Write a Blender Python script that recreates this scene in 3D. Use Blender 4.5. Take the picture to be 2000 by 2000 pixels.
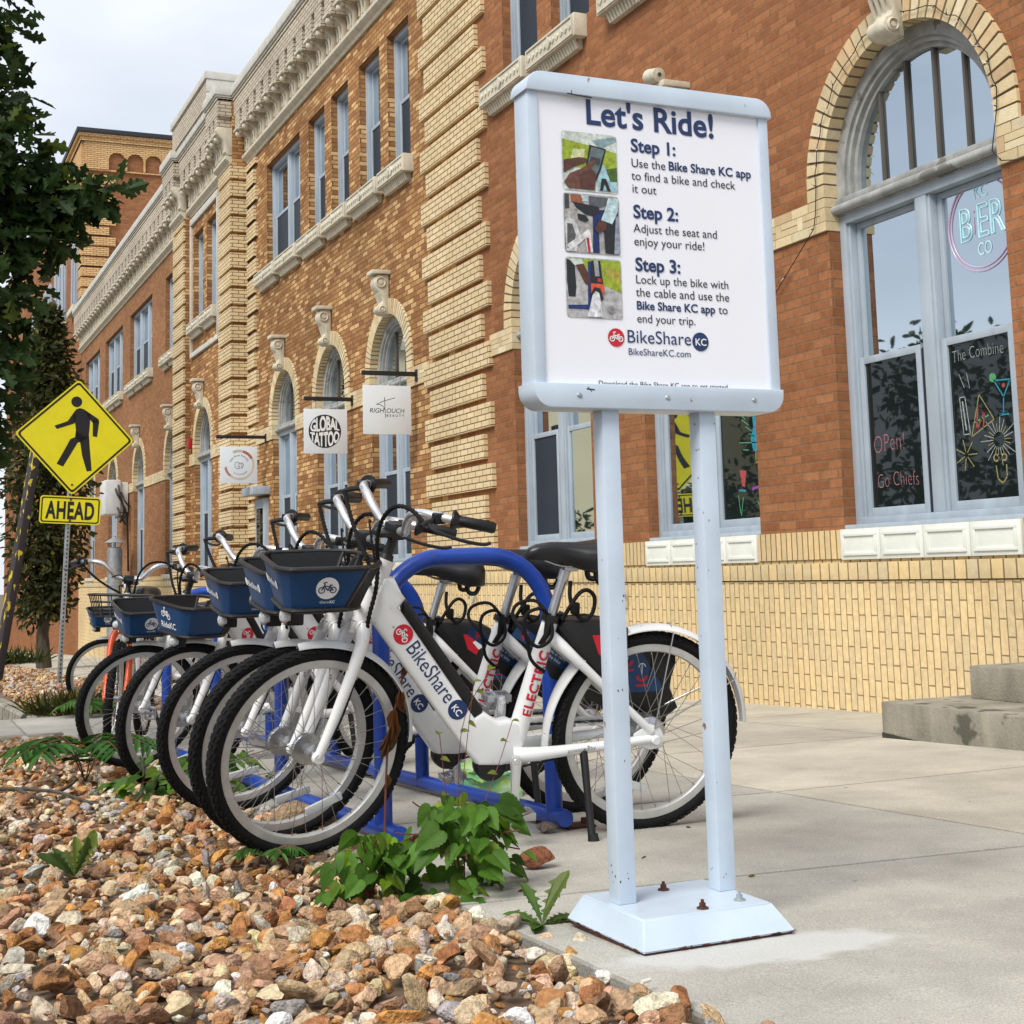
import bpy, bmesh, math, random
import numpy as np
from mathutils import Vector, Matrix
R = math.radians
for o in list(bpy.data.objects): bpy.data.objects.remove(o)
SC = bpy.context.scene
COL = SC.collection
random.seed(7); RNG = np.random.default_rng(11)

# ------------------------------------------------------------------ camera
F_PX, CY_PX = 2822.0, 764.8
YAW, PITCH, ROLL = R(23.848), R(7.1086), R(1.5652)
fw = Vector((math.sin(YAW)*math.cos(PITCH), math.cos(YAW)*math.cos(PITCH), math.sin(PITCH)))
rt = Vector((math.cos(YAW), -math.sin(YAW), 0)); dn = fw.cross(rt)
r2 = rt*math.cos(ROLL)+dn*math.sin(ROLL); d2 = dn*math.cos(ROLL)-rt*math.sin(ROLL)
cam = bpy.data.cameras.new('camera'); camo = bpy.data.objects.new('camera', cam); COL.objects.link(camo)
camo.matrix_world = Matrix(((r2.x,-d2.x,-fw.x,0),(r2.y,-d2.y,-fw.y,0),(r2.z,-d2.z,-fw.z,0.84),(0,0,0,1)))
cam.sensor_width = 36; cam.lens = F_PX/2000*36; cam.shift_y = -(1000-CY_PX)/2000
cam.clip_start = 0.05; cam.clip_end = 2000
SC.camera = camo

# ------------------------------------------------------------------ light
SUN_EL, SUN_AZ = R(48), R(238)          # azimuth clockwise from +Y
w = bpy.data.worlds.new('World'); SC.world = w; w.use_nodes = True
nt = w.node_tree; nt.nodes.clear()
def N(nt, t, **k):
    n = nt.nodes.new(t)
    for a, b in k.items(): setattr(n, a, b)
    return n
out = N(nt,'ShaderNodeOutputWorld'); bg = N(nt,'ShaderNodeBackground'); bg.inputs[1].default_value = 0.1
sky = N(nt,'ShaderNodeTexSky', sky_type='NISHITA', sun_disc=False, sun_elevation=SUN_EL, sun_rotation=SUN_AZ, air_density=1.0, dust_density=1.5, ozone_density=2.0)
tc = N(nt,'ShaderNodeTexCoord'); mp = N(nt,'ShaderNodeMapping'); mp.inputs['Scale'].default_value = (1.0,1.0,2.4); mp.inputs['Location'].default_value = (0.3,0.1,0.2)
no = N(nt,'ShaderNodeTexNoise'); no.inputs['Scale'].default_value = 2.1; no.inputs['Detail'].default_value = 7; no.inputs['Roughness'].default_value = 0.5
rp = N(nt,'ShaderNodeValToRGB'); rp.color_ramp.elements[0].position = 0.33; rp.color_ramp.elements[0].color = (0.56,0.56,0.56,1)
rp.color_ramp.elements[1].position = 0.62; rp.color_ramp.elements[1].color = (0.97,0.97,0.97,1)
mx = N(nt,'ShaderNodeMix', data_type='RGBA'); mx.inputs[7].default_value = (9.0,9.5,10.3,1)
L = nt.links.new
L(tc.outputs['Generated'], mp.inputs[0]); L(mp.outputs[0], no.inputs['Vector']); L(no.outputs['Fac'], rp.inputs[0])
L(rp.outputs[0], mx.inputs[0]); L(sky.outputs[0], mx.inputs[6]); L(mx.outputs[2], bg.inputs[0]); L(bg.outputs[0], out.inputs[0])
sl = bpy.data.lights.new('sun','SUN'); sl.energy = 3.3; sl.angle = R(30); sl.color = (1.0,0.95,0.87)
so = bpy.data.objects.new('sun', sl); COL.objects.link(so)
sd = Vector((math.sin(SUN_AZ)*math.cos(SUN_EL), math.cos(SUN_AZ)*math.cos(SUN_EL), math.sin(SUN_EL)))
so.rotation_euler = sd.to_track_quat('Z','Y').to_euler(); so.location = sd*50
vs = SC.view_settings; vs.view_transform = 'Standard'; vs.look = 'None'; vs.gamma = 1; vs.use_curve_mapping = False; vs.exposure = 0.13

# ------------------------------------------------------------------ materials
MATS = {}
def base_mat(name):
    m = bpy.data.materials.new(name); m.use_nodes = True
    b = m.node_tree.nodes['Principled BSDF']
    return m, m.node_tree, b
def mat(name, col, rough=.5, metal=0, var=.08, vs=6, bump=0, bs=60, spec=.5, attr=False, streak=0, coat=0, spots=None):
    """plain procedural paint / stone / metal: colour broken up by noise, optional bump, optional per-vertex colour"""
    if name in MATS: return MATS[name]
    m, nt, b = base_mat(name); L = nt.links.new
    b.inputs['Roughness'].default_value = rough; b.inputs['Metallic'].default_value = metal
    b.inputs['Specular IOR Level'].default_value = spec; b.inputs['Coat Weight'].default_value = coat
    tc = N(nt,'ShaderNodeTexCoord'); no = N(nt,'ShaderNodeTexNoise'); no.inputs['Scale'].default_value = vs; no.inputs['Detail'].default_value = 8; no.inputs['Roughness'].default_value=.62
    if streak:
        mp = N(nt,'ShaderNodeMapping'); mp.inputs['Scale'].default_value = (1,1,streak); L(tc.outputs['Object'], mp.inputs[0]); L(mp.outputs[0], no.inputs['Vector'])
    else: L(tc.outputs['Object'], no.inputs['Vector'])
    mr = N(nt,'ShaderNodeMapRange'); mr.inputs[1].default_value=.25; mr.inputs[2].default_value=.75; mr.inputs[3].default_value = 1-var*2; mr.inputs[4].default_value = 1+var
    L(no.outputs['Fac'], mr.inputs[0])
    mul = N(nt,'ShaderNodeMix', data_type='RGBA', blend_type='MULTIPLY'); mul.inputs[0].default_value = 1
    if attr:
        at = N(nt,'ShaderNodeAttribute', attribute_name='col'); L(at.outputs['Color'], mul.inputs[6])
    else: mul.inputs[6].default_value = (*col,1)
    L(mr.outputs[0], mul.inputs[7]); last = mul.outputs[2]
    if spots:            # scattered marks of another colour: (colour, scale, threshold)
        n2 = N(nt,'ShaderNodeTexNoise'); n2.inputs['Scale'].default_value = spots[1]; n2.inputs['Detail'].default_value = 4; L(tc.outputs['Object'], n2.inputs['Vector'])
        r2_ = N(nt,'ShaderNodeMapRange'); r2_.inputs[1].default_value = spots[2]; r2_.inputs[2].default_value = spots[2]+.04; L(n2.outputs['Fac'], r2_.inputs[0])
        m2 = N(nt,'ShaderNodeMix', data_type='RGBA'); m2.inputs[7].default_value = (*spots[0],1); L(r2_.outputs[0], m2.inputs[0]); L(last, m2.inputs[6]); last = m2.outputs[2]
    L(last, b.inputs['Base Color'])
    mr2 = N(nt,'ShaderNodeMapRange'); mr2.inputs[3].default_value = max(.02,rough-.1); mr2.inputs[4].default_value = min(1,rough+.12); L(no.outputs['Fac'], mr2.inputs[0]); L(mr2.outputs[0], b.inputs['Roughness'])
    if bump:
        n3 = N(nt,'ShaderNodeTexNoise'); n3.inputs['Scale'].default_value = bs; n3.inputs['Detail'].default_value = 6; L(tc.outputs['Object'], n3.inputs['Vector'])
        bp = N(nt,'ShaderNodeBump'); bp.inputs['Strength'].default_value = bump; bp.inputs['Distance'].default_value = .01; L(n3.outputs['Fac'], bp.inputs['Height']); L(bp.outputs[0], b.inputs['Normal'])
    MATS[name] = m; return m

def brick(name, c1, c2, mortar, bw=.2165, bh=.0677, ms=.0075, vert=False, var=.16, offs=.5, bump=.5, big=.12, third=None, tb=-.35):
    """brick bond laid by world position and face direction"""
    if name in MATS: return MATS[name]
    m, nt, b = base_mat(name); L = nt.links.new
    b.inputs['Roughness'].default_value = .85; b.inputs['Specular IOR Level'].default_value = .06
    g = N(nt,'ShaderNodeNewGeometry'); sp = N(nt,'ShaderNodeSeparateXYZ'); L(g.outputs['Position'], sp.inputs[0])
    sn = N(nt,'ShaderNodeSeparateXYZ'); L(g.outputs['True Normal'], sn.inputs[0])
    ab = N(nt,'ShaderNodeMath', operation='ABSOLUTE'); L(sn.outputs['X'], ab.inputs[0])
    gt = N(nt,'ShaderNodeMath', operation='GREATER_THAN'); L(ab.outputs[0], gt.inputs[0]); gt.inputs[1].default_value = .6
    mu = N(nt,'ShaderNodeMix', data_type='FLOAT'); L(gt.outputs[0], mu.inputs[0]); L(sp.outputs['X'], mu.inputs[2]); L(sp.outputs['Y'], mu.inputs[3])
    cb = N(nt,'ShaderNodeCombineXYZ')
    ad = N(nt,'ShaderNodeMath', operation='ADD'); ad.inputs[1].default_value = 40; L(sp.outputs['Z'], ad.inputs[0])
    ad2 = N(nt,'ShaderNodeMath', operation='ADD'); ad2.inputs[1].default_value = 40; L(mu.outputs[0], ad2.inputs[0])
    if vert: L(ad.outputs[0], cb.inputs[0]); L(ad2.outputs[0], cb.inputs[1])
    else: L(ad2.outputs[0], cb.inputs[0]); L(ad.outputs[0], cb.inputs[1])
    br = N(nt,'ShaderNodeTexBrick'); br.offset = offs; br.offset_frequency = 2
    for k, v in (('Color1',(*c1,1)),('Color2',(*c2,1)),('Mortar',(*mortar,1)),('Scale',1),('Mortar Size',ms),('Mortar Smooth',.25),('Bias',0),('Brick Width',bw),('Row Height',bh)): br.inputs[k].default_value = v
    # slightly uneven courses
    nw = N(nt,'ShaderNodeTexNoise'); nw.inputs['Scale'].default_value = 9; L(g.outputs['Position'], nw.inputs['Vector'])
    vm = N(nt,'ShaderNodeVectorMath', operation='MULTIPLY_ADD'); vm.inputs[1].default_value = (.006,.006,0); L(nw.outputs['Color'], vm.inputs[0]); L(cb.outputs[0], vm.inputs[2])
    L(vm.outputs[0], br.inputs['Vector'])
    last = br.outputs['Color']
    if third:
        # a third brick colour picked per brick by a second, coarser hash of the brick cell
        b2 = N(nt,'ShaderNodeTexBrick'); b2.offset = offs; b2.offset_frequency = 2
        for k, v in (('Color1',(0,0,0,1)),('Color2',(1,1,1,1)),('Mortar',(0,0,0,1)),('Scale',1),('Mortar Size',ms),('Mortar Smooth',0),('Bias',tb),('Brick Width',bw),('Row Height',bh)): b2.inputs[k].default_value = v
        sh = N(nt,'ShaderNodeVectorMath', operation='ADD'); sh.inputs[1].default_value = (bw*38,bh*46,0); L(vm.outputs[0], sh.inputs[0]); L(sh.outputs[0], b2.inputs['Vector'])
        r3 = N(nt,'ShaderNodeMapRange'); r3.inputs[1].default_value=.55; r3.inputs[2].default_value=.8; L(b2.outputs['Color'], r3.inputs[0])
        iv = N(nt,'ShaderNodeMath', operation='SUBTRACT'); iv.inputs[0].default_value = 1; L(br.outputs['Fac'], iv.inputs[1])
        ml = N(nt,'ShaderNodeMath', operation='MULTIPLY'); L(r3.outputs[0], ml.inputs[0]); L(iv.outputs[0], ml.inputs[1])
        m3 = N(nt,'ShaderNodeMix', data_type='RGBA'); m3.inputs[7].default_value = (*third,1); L(ml.outputs[0], m3.inputs[0]); L(last, m3.inputs[6]); last = m3.outputs[2]
    n1 = N(nt,'ShaderNodeTexNoise'); n1.inputs['Scale'].default_value = 22; n1.inputs['Detail'].default_value = 8; n1.inputs['Roughness'].default_value=.7; L(g.outputs['Position'], n1.inputs['Vector'])
    n2 = N(nt,'ShaderNodeTexNoise'); n2.inputs['Scale'].default_value = .55; n2.inputs['Detail'].default_value = 5; L(g.outputs['Position'], n2.inputs['Vector'])
    for nn, v in ((n1,var),(n2,big)):
        mr = N(nt,'ShaderNodeMapRange'); mr.inputs[1].default_value=.28; mr.inputs[2].default_value=.72; mr.inputs[3].default_value = 1-v*1.3; mr.inputs[4].default_value = 1+v; L(nn.outputs['Fac'], mr.inputs[0])
        mm = N(nt,'ShaderNodeMix', data_type='RGBA', blend_type='MULTIPLY'); mm.inputs[0].default_value = 1; L(last, mm.inputs[6]); L(mr.outputs[0], mm.inputs[7]); last = mm.outputs[2]
    L(last, b.inputs['Base Color'])
    hh = N(nt,'ShaderNodeMath', operation='MULTIPLY_ADD'); hh.inputs[1].default_value = -1; L(br.outputs['Fac'], hh.inputs[0])
    h2 = N(nt,'ShaderNodeMath', operation='MULTIPLY'); h2.inputs[1].default_value = .5; L(n1.outputs['Fac'], h2.inputs[0]); L(h2.outputs[0], hh.inputs[2])
    bp = N(nt,'ShaderNodeBump'); bp.inputs['Strength'].default_value = bump; bp.inputs['Distance'].default_value = .012; L(hh.outputs[0], bp.inputs['Height']); L(bp.outputs[0], b.inputs['Normal'])
    MATS[name] = m; return m

def glass(name, tint, ior=2.2, rough=.015, tint2=(.93,.97,1), floor=0):
    if name in MATS: return MATS[name]
    m, nt, b = base_mat(name); L = nt.links.new
    nt.nodes.remove(b); o = nt.nodes['Material Output']
    d = N(nt,'ShaderNodeBsdfDiffuse'); d.inputs[0].default_value = (*tint,1)
    gl = N(nt,'ShaderNodeBsdfGlossy'); gl.inputs['Roughness'].default_value = rough; gl.inputs[0].default_value = (*tint2,1)
    fr = N(nt,'ShaderNodeFresnel'); fr.inputs[0].default_value = ior
    tc = N(nt,'ShaderNodeTexCoord'); no = N(nt,'ShaderNodeTexNoise'); no.inputs['Scale'].default_value = .9; L(tc.outputs['Object'], no.inputs['Vector'])
    bp = N(nt,'ShaderNodeBump'); bp.inputs['Strength'].default_value = .06; bp.inputs['Distance'].default_value = .05; L(no.outputs['Fac'], bp.inputs['Height']); L(bp.outputs[0], gl.inputs['Normal'])
    ms = N(nt,'ShaderNodeMixShader'); mf = N(nt,'ShaderNodeMapRange'); mf.inputs[3].default_value = floor; L(fr.outputs[0], mf.inputs[0]); L(mf.outputs[0], ms.inputs[0]); L(d.outputs[0], ms.inputs[1]); L(gl.outputs[0], ms.inputs[2]); L(ms.outputs[0], o.inputs[0])
    MATS[name] = m; return m

def leafmat(name, trans=.42):
    if name in MATS: return MATS[name]
    m, nt, b = base_mat(name); L = nt.links.new; o = nt.nodes['Material Output']
    at = N(nt,'ShaderNodeAttribute', attribute_name='col')
    tc = N(nt,'ShaderNodeTexCoord'); no = N(nt,'ShaderNodeTexNoise'); no.inputs['Scale'].default_value = 45; no.inputs['Detail'].default_value = 3; L(tc.outputs['Object'], no.inputs['Vector'])
    mr = N(nt,'ShaderNodeMapRange'); mr.inputs[3].default_value=.72; mr.inputs[4].default_value=1.3; L(no.outputs['Fac'], mr.inputs[0])
    mm = N(nt,'ShaderNodeMix', data_type='RGBA', blend_type='MULTIPLY'); mm.inputs[0].default_value = 1; L(at.outputs['Color'], mm.inputs[6]); L(mr.outputs[0], mm.inputs[7])
    L(mm.outputs[2], b.inputs['Base Color']); b.inputs['Roughness'].default_value = .5; b.inputs['Specular IOR Level'].default_value=.28
    t = N(nt,'ShaderNodeBsdfTranslucent'); L(mm.outputs[2], t.inputs[0])
    ms = N(nt,'ShaderNodeMixShader'); ms.inputs[0].default_value = trans; L(b.outputs[0], ms.inputs[1]); L(t.outputs[0], ms.inputs[2]); L(ms.outputs[0], o.inputs[0])
    MATS[name] = m; return m

RED = brick('red_brick', (.345,.150,.068), (.245,.100,.046), (.25,.135,.075), bh=.0677, var=.17, bump=.7, third=(.42,.21,.10))
RED2 = brick('weathered_red_brick', (.36,.18,.085), (.26,.12,.058), (.24,.14,.08), bh=.0677, var=.18, bump=.7, third=(.44,.25,.125))
ORANGE = brick('orange_brick', (.42,.225,.09), (.25,.115,.05), (.17,.10,.055), var=.2, third=(.60,.385,.18), bump=.7, big=.18, tb=-.1)
CREAM = brick('cream_brick', (.70,.56,.34), (.62,.48,.28), (.17,.12,.075), var=.09, third=(.72,.61,.42), bump=.4)
CREAMV = brick('cream_upright_brick', (.73,.55,.295), (.62,.49,.285), (.26,.19,.11), vert=True, var=.14, third=(.66,.44,.21), bump=.5, ms=.0052, big=.1)
SOLDIER = brick('cream_soldier_brick', (.70,.51,.26), (.60,.46,.26), (.20,.14,.075), bw=30, vert=True, offs=0, var=.1, bump=.5, ms=.007, third=(.66,.50,.28))
HEADER = brick('cream_header_brick', (.68,.51,.26), (.56,.45,.27), (.22,.16,.09), bw=.108, bh=30, offs=0, var=.12, third=(.52,.48,.38), bump=.5)
TAN = brick('tan_brick', (.70,.45,.215), (.60,.36,.165), (.14,.085,.05), var=.12, third=(.74,.53,.29))
CREAMB = mat('cream_block', (.6,.5,.3), .8, attr=True, var=.08, vs=20, bump=.25, bs=90, spec=.25)
PARAPET = brick('parapet_brick', (.56,.50,.40), (.48,.425,.33), (.15,.115,.085), var=.1, third=(.60,.55,.46))
MORTAR = mat('dark_mortar', (.17,.125,.08), .95, var=.15, vs=30)
STONE = mat('terracotta_trim', (.60,.555,.44), .7, var=.14, vs=9, bump=.25, bs=40, streak=.4, spec=.3)
COPING = mat('coping_stone', (.56,.55,.50), .75, var=.12, vs=6, bump=.2, bs=50, spec=.3)
PANELW = mat('white_panel', (.72,.74,.68), .55, var=.04, vs=9)
GREYP = mat('grey_window_paint', (.36,.42,.48), .5, var=.1, vs=8, streak=.3)
GREYO = mat('weathered_window_paint', (.36,.37,.36), .6, var=.22, vs=7, spots=((.17,.17,.15),6,.6))
LEAD = mat('dark_came', (.10,.085,.07), .6)
DARKF = mat('dark_gap', (.010,.013,.02), .5)
GLASS = glass('window_glass', (.012,.018,.024), 1.5, tint2=(.82,.92,1.0), floor=.62)
GLASSD = glass('window_glass_dark', (.010,.015,.015), 1.45)
SCREEN = mat('insect_screen', (.020,.030,.045), .55, var=.15, vs=3, spec=.3)
def grit(m, scale, lo, hi):
    'fine light and dark grains over a plain material'
    nt = m.node_tree; b = nt.nodes['Principled BSDF']; ln = b.inputs['Base Color'].links[0].from_socket
    tc = N(nt,'ShaderNodeTexCoord'); no = N(nt,'ShaderNodeTexNoise'); no.inputs['Scale'].default_value = scale; no.inputs['Detail'].default_value = 3; nt.links.new(tc.outputs['Object'],no.inputs['Vector'])
    mr = N(nt,'ShaderNodeMapRange'); mr.inputs[1].default_value=.3; mr.inputs[2].default_value=.7; mr.inputs[3].default_value = lo; mr.inputs[4].default_value = hi; nt.links.new(no.outputs['Fac'],mr.inputs[0])
    n2 = N(nt,'ShaderNodeTexNoise'); n2.inputs['Scale'].default_value = .9; n2.inputs['Detail'].default_value = 6; n2.inputs['Roughness'].default_value = .65; nt.links.new(tc.outputs['Object'],n2.inputs['Vector'])
    m2 = N(nt,'ShaderNodeMapRange'); m2.inputs[1].default_value=.35; m2.inputs[2].default_value=.65; m2.inputs[3].default_value=.86; m2.inputs[4].default_value=1.08; nt.links.new(n2.outputs['Fac'],m2.inputs[0])
    mm = N(nt,'ShaderNodeMath', operation='MULTIPLY'); nt.links.new(mr.outputs[0],mm.inputs[0]); nt.links.new(m2.outputs[0],mm.inputs[1])
    x = N(nt,'ShaderNodeMix', data_type='RGBA', blend_type='MULTIPLY'); x.inputs[0].default_value = 1; nt.links.new(ln,x.inputs[6]); nt.links.new(mm.outputs[0],x.inputs[7]); nt.links.new(x.outputs[2],b.inputs['Base Color'])
CONC = mat('sidewalk_concrete', (.5,.5,.5), .85, attr=True, var=.13, vs=2.6, bump=.35, bs=150, spec=.1, spots=((.09,.085,.08),10,.725))
grit(CONC, 210, .74, 1.2)
def spill(m, centre, sx, sy, col):
    'a pale grout spill with a ragged edge, at its place on the slab'
    nt = m.node_tree; b = nt.nodes['Principled BSDF']; ln = b.inputs['Base Color'].links[0].from_socket; L = nt.links.new
    g = N(nt,'ShaderNodeNewGeometry'); mp = N(nt,'ShaderNodeMapping', vector_type='TEXTURE'); mp.inputs['Location'].default_value = (*centre,0); mp.inputs['Scale'].default_value = (sx,sy,10); mp.inputs['Rotation'].default_value = (0,0,R(-6)); L(g.outputs['Position'],mp.inputs[0])
    le = N(nt,'ShaderNodeVectorMath', operation='LENGTH'); L(mp.outputs[0],le.inputs[0])
    no = N(nt,'ShaderNodeTexNoise'); no.inputs['Scale'].default_value = 11; no.inputs['Detail'].default_value = 6; L(g.outputs['Position'],no.inputs['Vector'])
    ma = N(nt,'ShaderNodeMath', operation='MULTIPLY_ADD'); ma.inputs[1].default_value = .9; L(no.outputs['Fac'],ma.inputs[0]); L(le.outputs['Value'],ma.inputs[2])
    mr = N(nt,'ShaderNodeMapRange'); mr.inputs[1].default_value = 1.22; mr.inputs[2].default_value = 1.52; mr.inputs[3].default_value = .75; mr.inputs[4].default_value = 0; L(ma.outputs[0],mr.inputs[0])
    x = N(nt,'ShaderNodeMix', data_type='RGBA'); x.inputs[7].default_value = (*col,1); L(mr.outputs[0],x.inputs[0]); L(ln,x.inputs[6]); L(x.outputs[2],b.inputs['Base Color'])
spill(CONC, (1.80,2.80), .36, .13, (.56,.57,.555))
CONCOLD = mat('old_concrete', (.30,.275,.22), .9, var=.3, vs=4, bump=.5, bs=60, spec=.2, streak=.35, spots=((.10,.095,.075),5,.6))
ASPH = mat('asphalt', (.19,.185,.18), .9, var=.15, vs=8, bump=.4, bs=200, spec=.2)
SOIL = mat('bed_soil', (.16,.105,.065), .95, var=.3, vs=14, bump=.6, bs=50)
ROCK = mat('gravel_stone', (.5,.4,.3), .82, attr=True, var=.36, vs=55, bump=.9, bs=150, spec=.12)
WHITE = mat('white_bike_paint', (.76,.77,.77), .28, var=.05, vs=6, spec=.5, coat=.3, spots=((.36,.32,.27),30,.675))
BLACKP = mat('black_plastic', (.0045,.0045,.0055), .42, var=.15, vs=20)
BLACKM = mat('black_coated_wire', (.017,.016,.016), .42, var=.3, vs=30, spots=((.10,.045,.02),24,.70))
RUBBER = mat('tyre_rubber', (.0065,.0065,.007), .78, var=.3, vs=18, bump=.3, bs=90, spec=.25)
ALU = mat('brushed_aluminium', (.50,.51,.53), .30, metal=.85, var=.08, vs=14)
BARM = mat('polished_bar', (.74,.75,.76), .24, metal=.75, var=.05)
RIMM = mat('rim_aluminium', (.60,.60,.58), .45, metal=.45, var=.12, vs=12)
SPOKE = mat('spoke_steel', (.42,.41,.39), .35, metal=.9, var=.1)
NAVY = mat('navy_basket_panel', (.006,.052,.155), .38, var=.1, vs=6, spec=.5, spots=((.16,.18,.2),38,.735))
BLUE = mat('blue_rack_paint', (.008,.050,.33), .33, var=.12, vs=6, spec=.5, spots=((.05,.06,.12),22,.72))
INK = mat('navy_ink', (.010,.030,.115), .5, var=.02)
INKD = mat('black_ink', (.012,.014,.022), .5, var=.02)
REDI = mat('red_ink', (.55,.006,.022), .45, var=.03)
WHITEI = mat('white_ink', (.80,.82,.83), .5, var=.02)
ORANGEP = mat('orange_bike_paint', (.72,.085,.010), .35, var=.06, coat=.3)
SIGNP = mat('pale_blue_sign_paint', (.52,.61,.71), .30, var=.07, vs=5, spec=.5, spots=((.22,.16,.12),19,.725))
POSTER = mat('poster_paper', (.80,.815,.87), .35, var=.01)
RUST = mat('rusty_steel', (.085,.028,.016), .85, var=.35, vs=40, bump=.5, bs=90)
GALV = mat('galvanised_steel', (.40,.43,.45), .45, metal=.6, var=.16, vs=10)
YELLOW = mat('yellow_sign_sheet', (.78,.70,.010), .4, var=.05, vs=5)
BLACKI = mat('sign_black', (.010,.010,.012), .45)
SIGNW = mat('white_sign_board', (.70,.75,.80), .45, var=.02)
BARK = mat('bark', (.085,.065,.048), .95, var=.4, vs=16, bump=.8, bs=30, streak=.25)
TWIG = mat('vine_stem', (.16,.045,.03), .7, var=.3)
LEAF = leafmat('leaf')
LAMPG = mat('lamp_lens', (.55,.58,.60), .12, var=.3, vs=60, spec=.8)
REFL = mat('clear_reflector', (.66,.70,.70), .2, var=.08)

# ------------------------------------------------------------------ mesh builder
class MB:
    def __init__(s): s.v = []; s.f = []; s.c = []; s.m = []; s.sm = []
    def add(s, V, F, col=None, mi=0, M=None, smooth=True):
        o = len(s.v)
        if M is not None: V = [M @ Vector(p) for p in V]
        s.v += [tuple(p) for p in V]
        for f in F:
            s.f.append(tuple(i+o for i in f)); s.c.append(col); s.m.append(mi); s.sm.append(smooth)
        return s
    def box(s, c, d, M=None, bev=0, col=None, mi=0):
        x, y, z = (q/2 for q in d)
        if bev <= 0:
            V = [(c[0]+a*x, c[1]+b*y, c[2]+e*z) for a in (-1,1) for b in (-1,1) for e in (-1,1)]
            F = [(0,1,3,2),(4,6,7,5),(0,4,5,1),(2,3,7,6),(0,2,6,4),(1,5,7,3)]
            return s.add(V, F, col, mi, M, False)
        bm = bmesh.new(); bmesh.ops.create_cube(bm, size=1)
        for v in bm.verts: v.co = Vector((v.co.x*d[0], v.co.y*d[1], v.co.z*d[2]))
        bmesh.ops.bevel(bm, geom=bm.edges[:], offset=min(bev, .45*min(d)), segments=2, affect='EDGES', profile=.6)
        for v in bm.verts: v.co += Vector(c)
        return s.bm(bm, col, mi, M)
    def bm(s, bm, col=None, mi=0, M=None, smooth=True):
        bm.verts.index_update()
        s.add([v.co.copy() for v in bm.verts], [[v.index for v in f.verts] for f in bm.faces], col, mi, M, smooth); bm.free(); return s
    def tube(s, P, r, n=8, closed=False, caps=True, col=None, mi=0, M=None, flat=None):
        """tube along points P; r scalar or list; flat=(axis vector, factor) squashes the section along an axis"""
        P = [Vector(p) for p in P]; k = len(P)
        rr = r if isinstance(r,(list,tuple)) else [r]*k
        T = []
        for i in range(k):
            if closed: t = P[(i+1)%k]-P[i-1]
            else: t = P[min(i+1,k-1)]-P[max(i-1,0)]
            T.append(t.normalized() if t.length > 1e-9 else Vector((0,0,1)))
        a = T[0].orthogonal().normalized(); V = []
        for i in range(k):
            a = (a - T[i]*a.dot(T[i]));
            a = a.normalized() if a.length > 1e-6 else T[i].orthogonal().normalized()
            b = T[i].cross(a)
            for j in range(n):
                q = 2*math.pi*j/n; d = (a*math.cos(q)+b*math.sin(q))*rr[i]
                if flat: d = d - flat[0]*(d.dot(flat[0])*(1-flat[1]))
                V.append(P[i]+d)
        F = []
        for i in range(k if closed else k-1):
            i2 = (i+1)%k
            for j in range(n): j2 = (j+1)%n; F.append((i*n+j, i*n+j2, i2*n+j2, i2*n+j))
        s.add(V, F, col, mi, M)
        if caps and not closed:
            o = [V[:n], V[-n:]]
            s.add(o[0], [tuple(range(n-1,-1,-1))], col, mi, M, False); s.add(o[1], [tuple(range(n))], col, mi, M, False)
        return s
    def lathe(s, prof, n=24, M=None, col=None, mi=0, closed=False):
        """prof = (radius, axial z) points turned about z"""
        V = [(r*math.cos(2*math.pi*j/n), r*math.sin(2*math.pi*j/n), z) for r, z in prof for j in range(n)]
        k = len(prof); F = []
        for i in range(k if closed else k-1):
            i2 = (i+1)%k
            for j in range(n): j2 = (j+1)%n; F.append((i*n+j, i*n+j2, i2*n+j2, i2*n+j))
        return s.add(V, F, col, mi, M)
    def prism(s, poly, t0, t1, ax, M=None, bev=0, col=None, mi=0, seg=2):
        """2D polygon swept from t0 to t1; ax maps (u,v,t) to a point"""
        n = len(poly); bm = bmesh.new()
        A = [bm.verts.new(ax(u,v,t0)) for u, v in poly]; B = [bm.verts.new(ax(u,v,t1)) for u, v in poly]
        bm.faces.new(A[::-1]); bm.faces.new(B)
        for i in range(n): bm.faces.new((A[i], A[(i+1)%n], B[(i+1)%n], B[i]))
        bmesh.ops.recalc_face_normals(bm, faces=bm.faces[:])
        if bev: 
            ed = [e for e in bm.edges if (e.verts[0] in A and e.verts[1] in A) or (e.verts[0] in B and e.verts[1] in B)]
            bmesh.ops.bevel(bm, geom=ed, offset=bev, segments=seg, affect='EDGES', profile=.5)
        return s.bm(bm, col, mi, M, smooth=bool(bev))
    def text(s, txt, fn, size=1, bold=0, align='LEFT', sp=1, warp=None, col=None, mi=0):
        """flat lettering; fn(x,y) gives the 3D point"""
        V, F = text_geo(txt, bold, align, sp)
        pts = [(x*size, y*size) for x, y in V]
        if warp: pts = [warp(*p) for p in pts]
        return s.add([fn(x,y) for x, y in pts], F, col, mi, None, False)
    def disc(s, fn, c, r, n=32, r0=0, a0=0, a1=2*math.pi, col=None, mi=0, ry=None):
        ry = ry or r; k = r0/r if r else 0
        full = abs(a1-a0-2*math.pi) < 1e-6
        an = [a0+(a1-a0)*i/n for i in range(n if full else n+1)]
        O = [fn(c[0]+r*math.cos(t), c[1]+ry*math.sin(t)) for t in an]
        if r0 <= 0 and full: return s.add(O, [tuple(range(len(O)))], col, mi, None, False)
        I = [fn(c[0]+r*k*math.cos(t), c[1]+ry*k*math.sin(t)) for t in an]; m = len(an)
        return s.add(O+I, [(i,(i+1)%m,m+(i+1)%m,m+i) for i in range(m if full else m-1)], col, mi, None, False)
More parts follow.
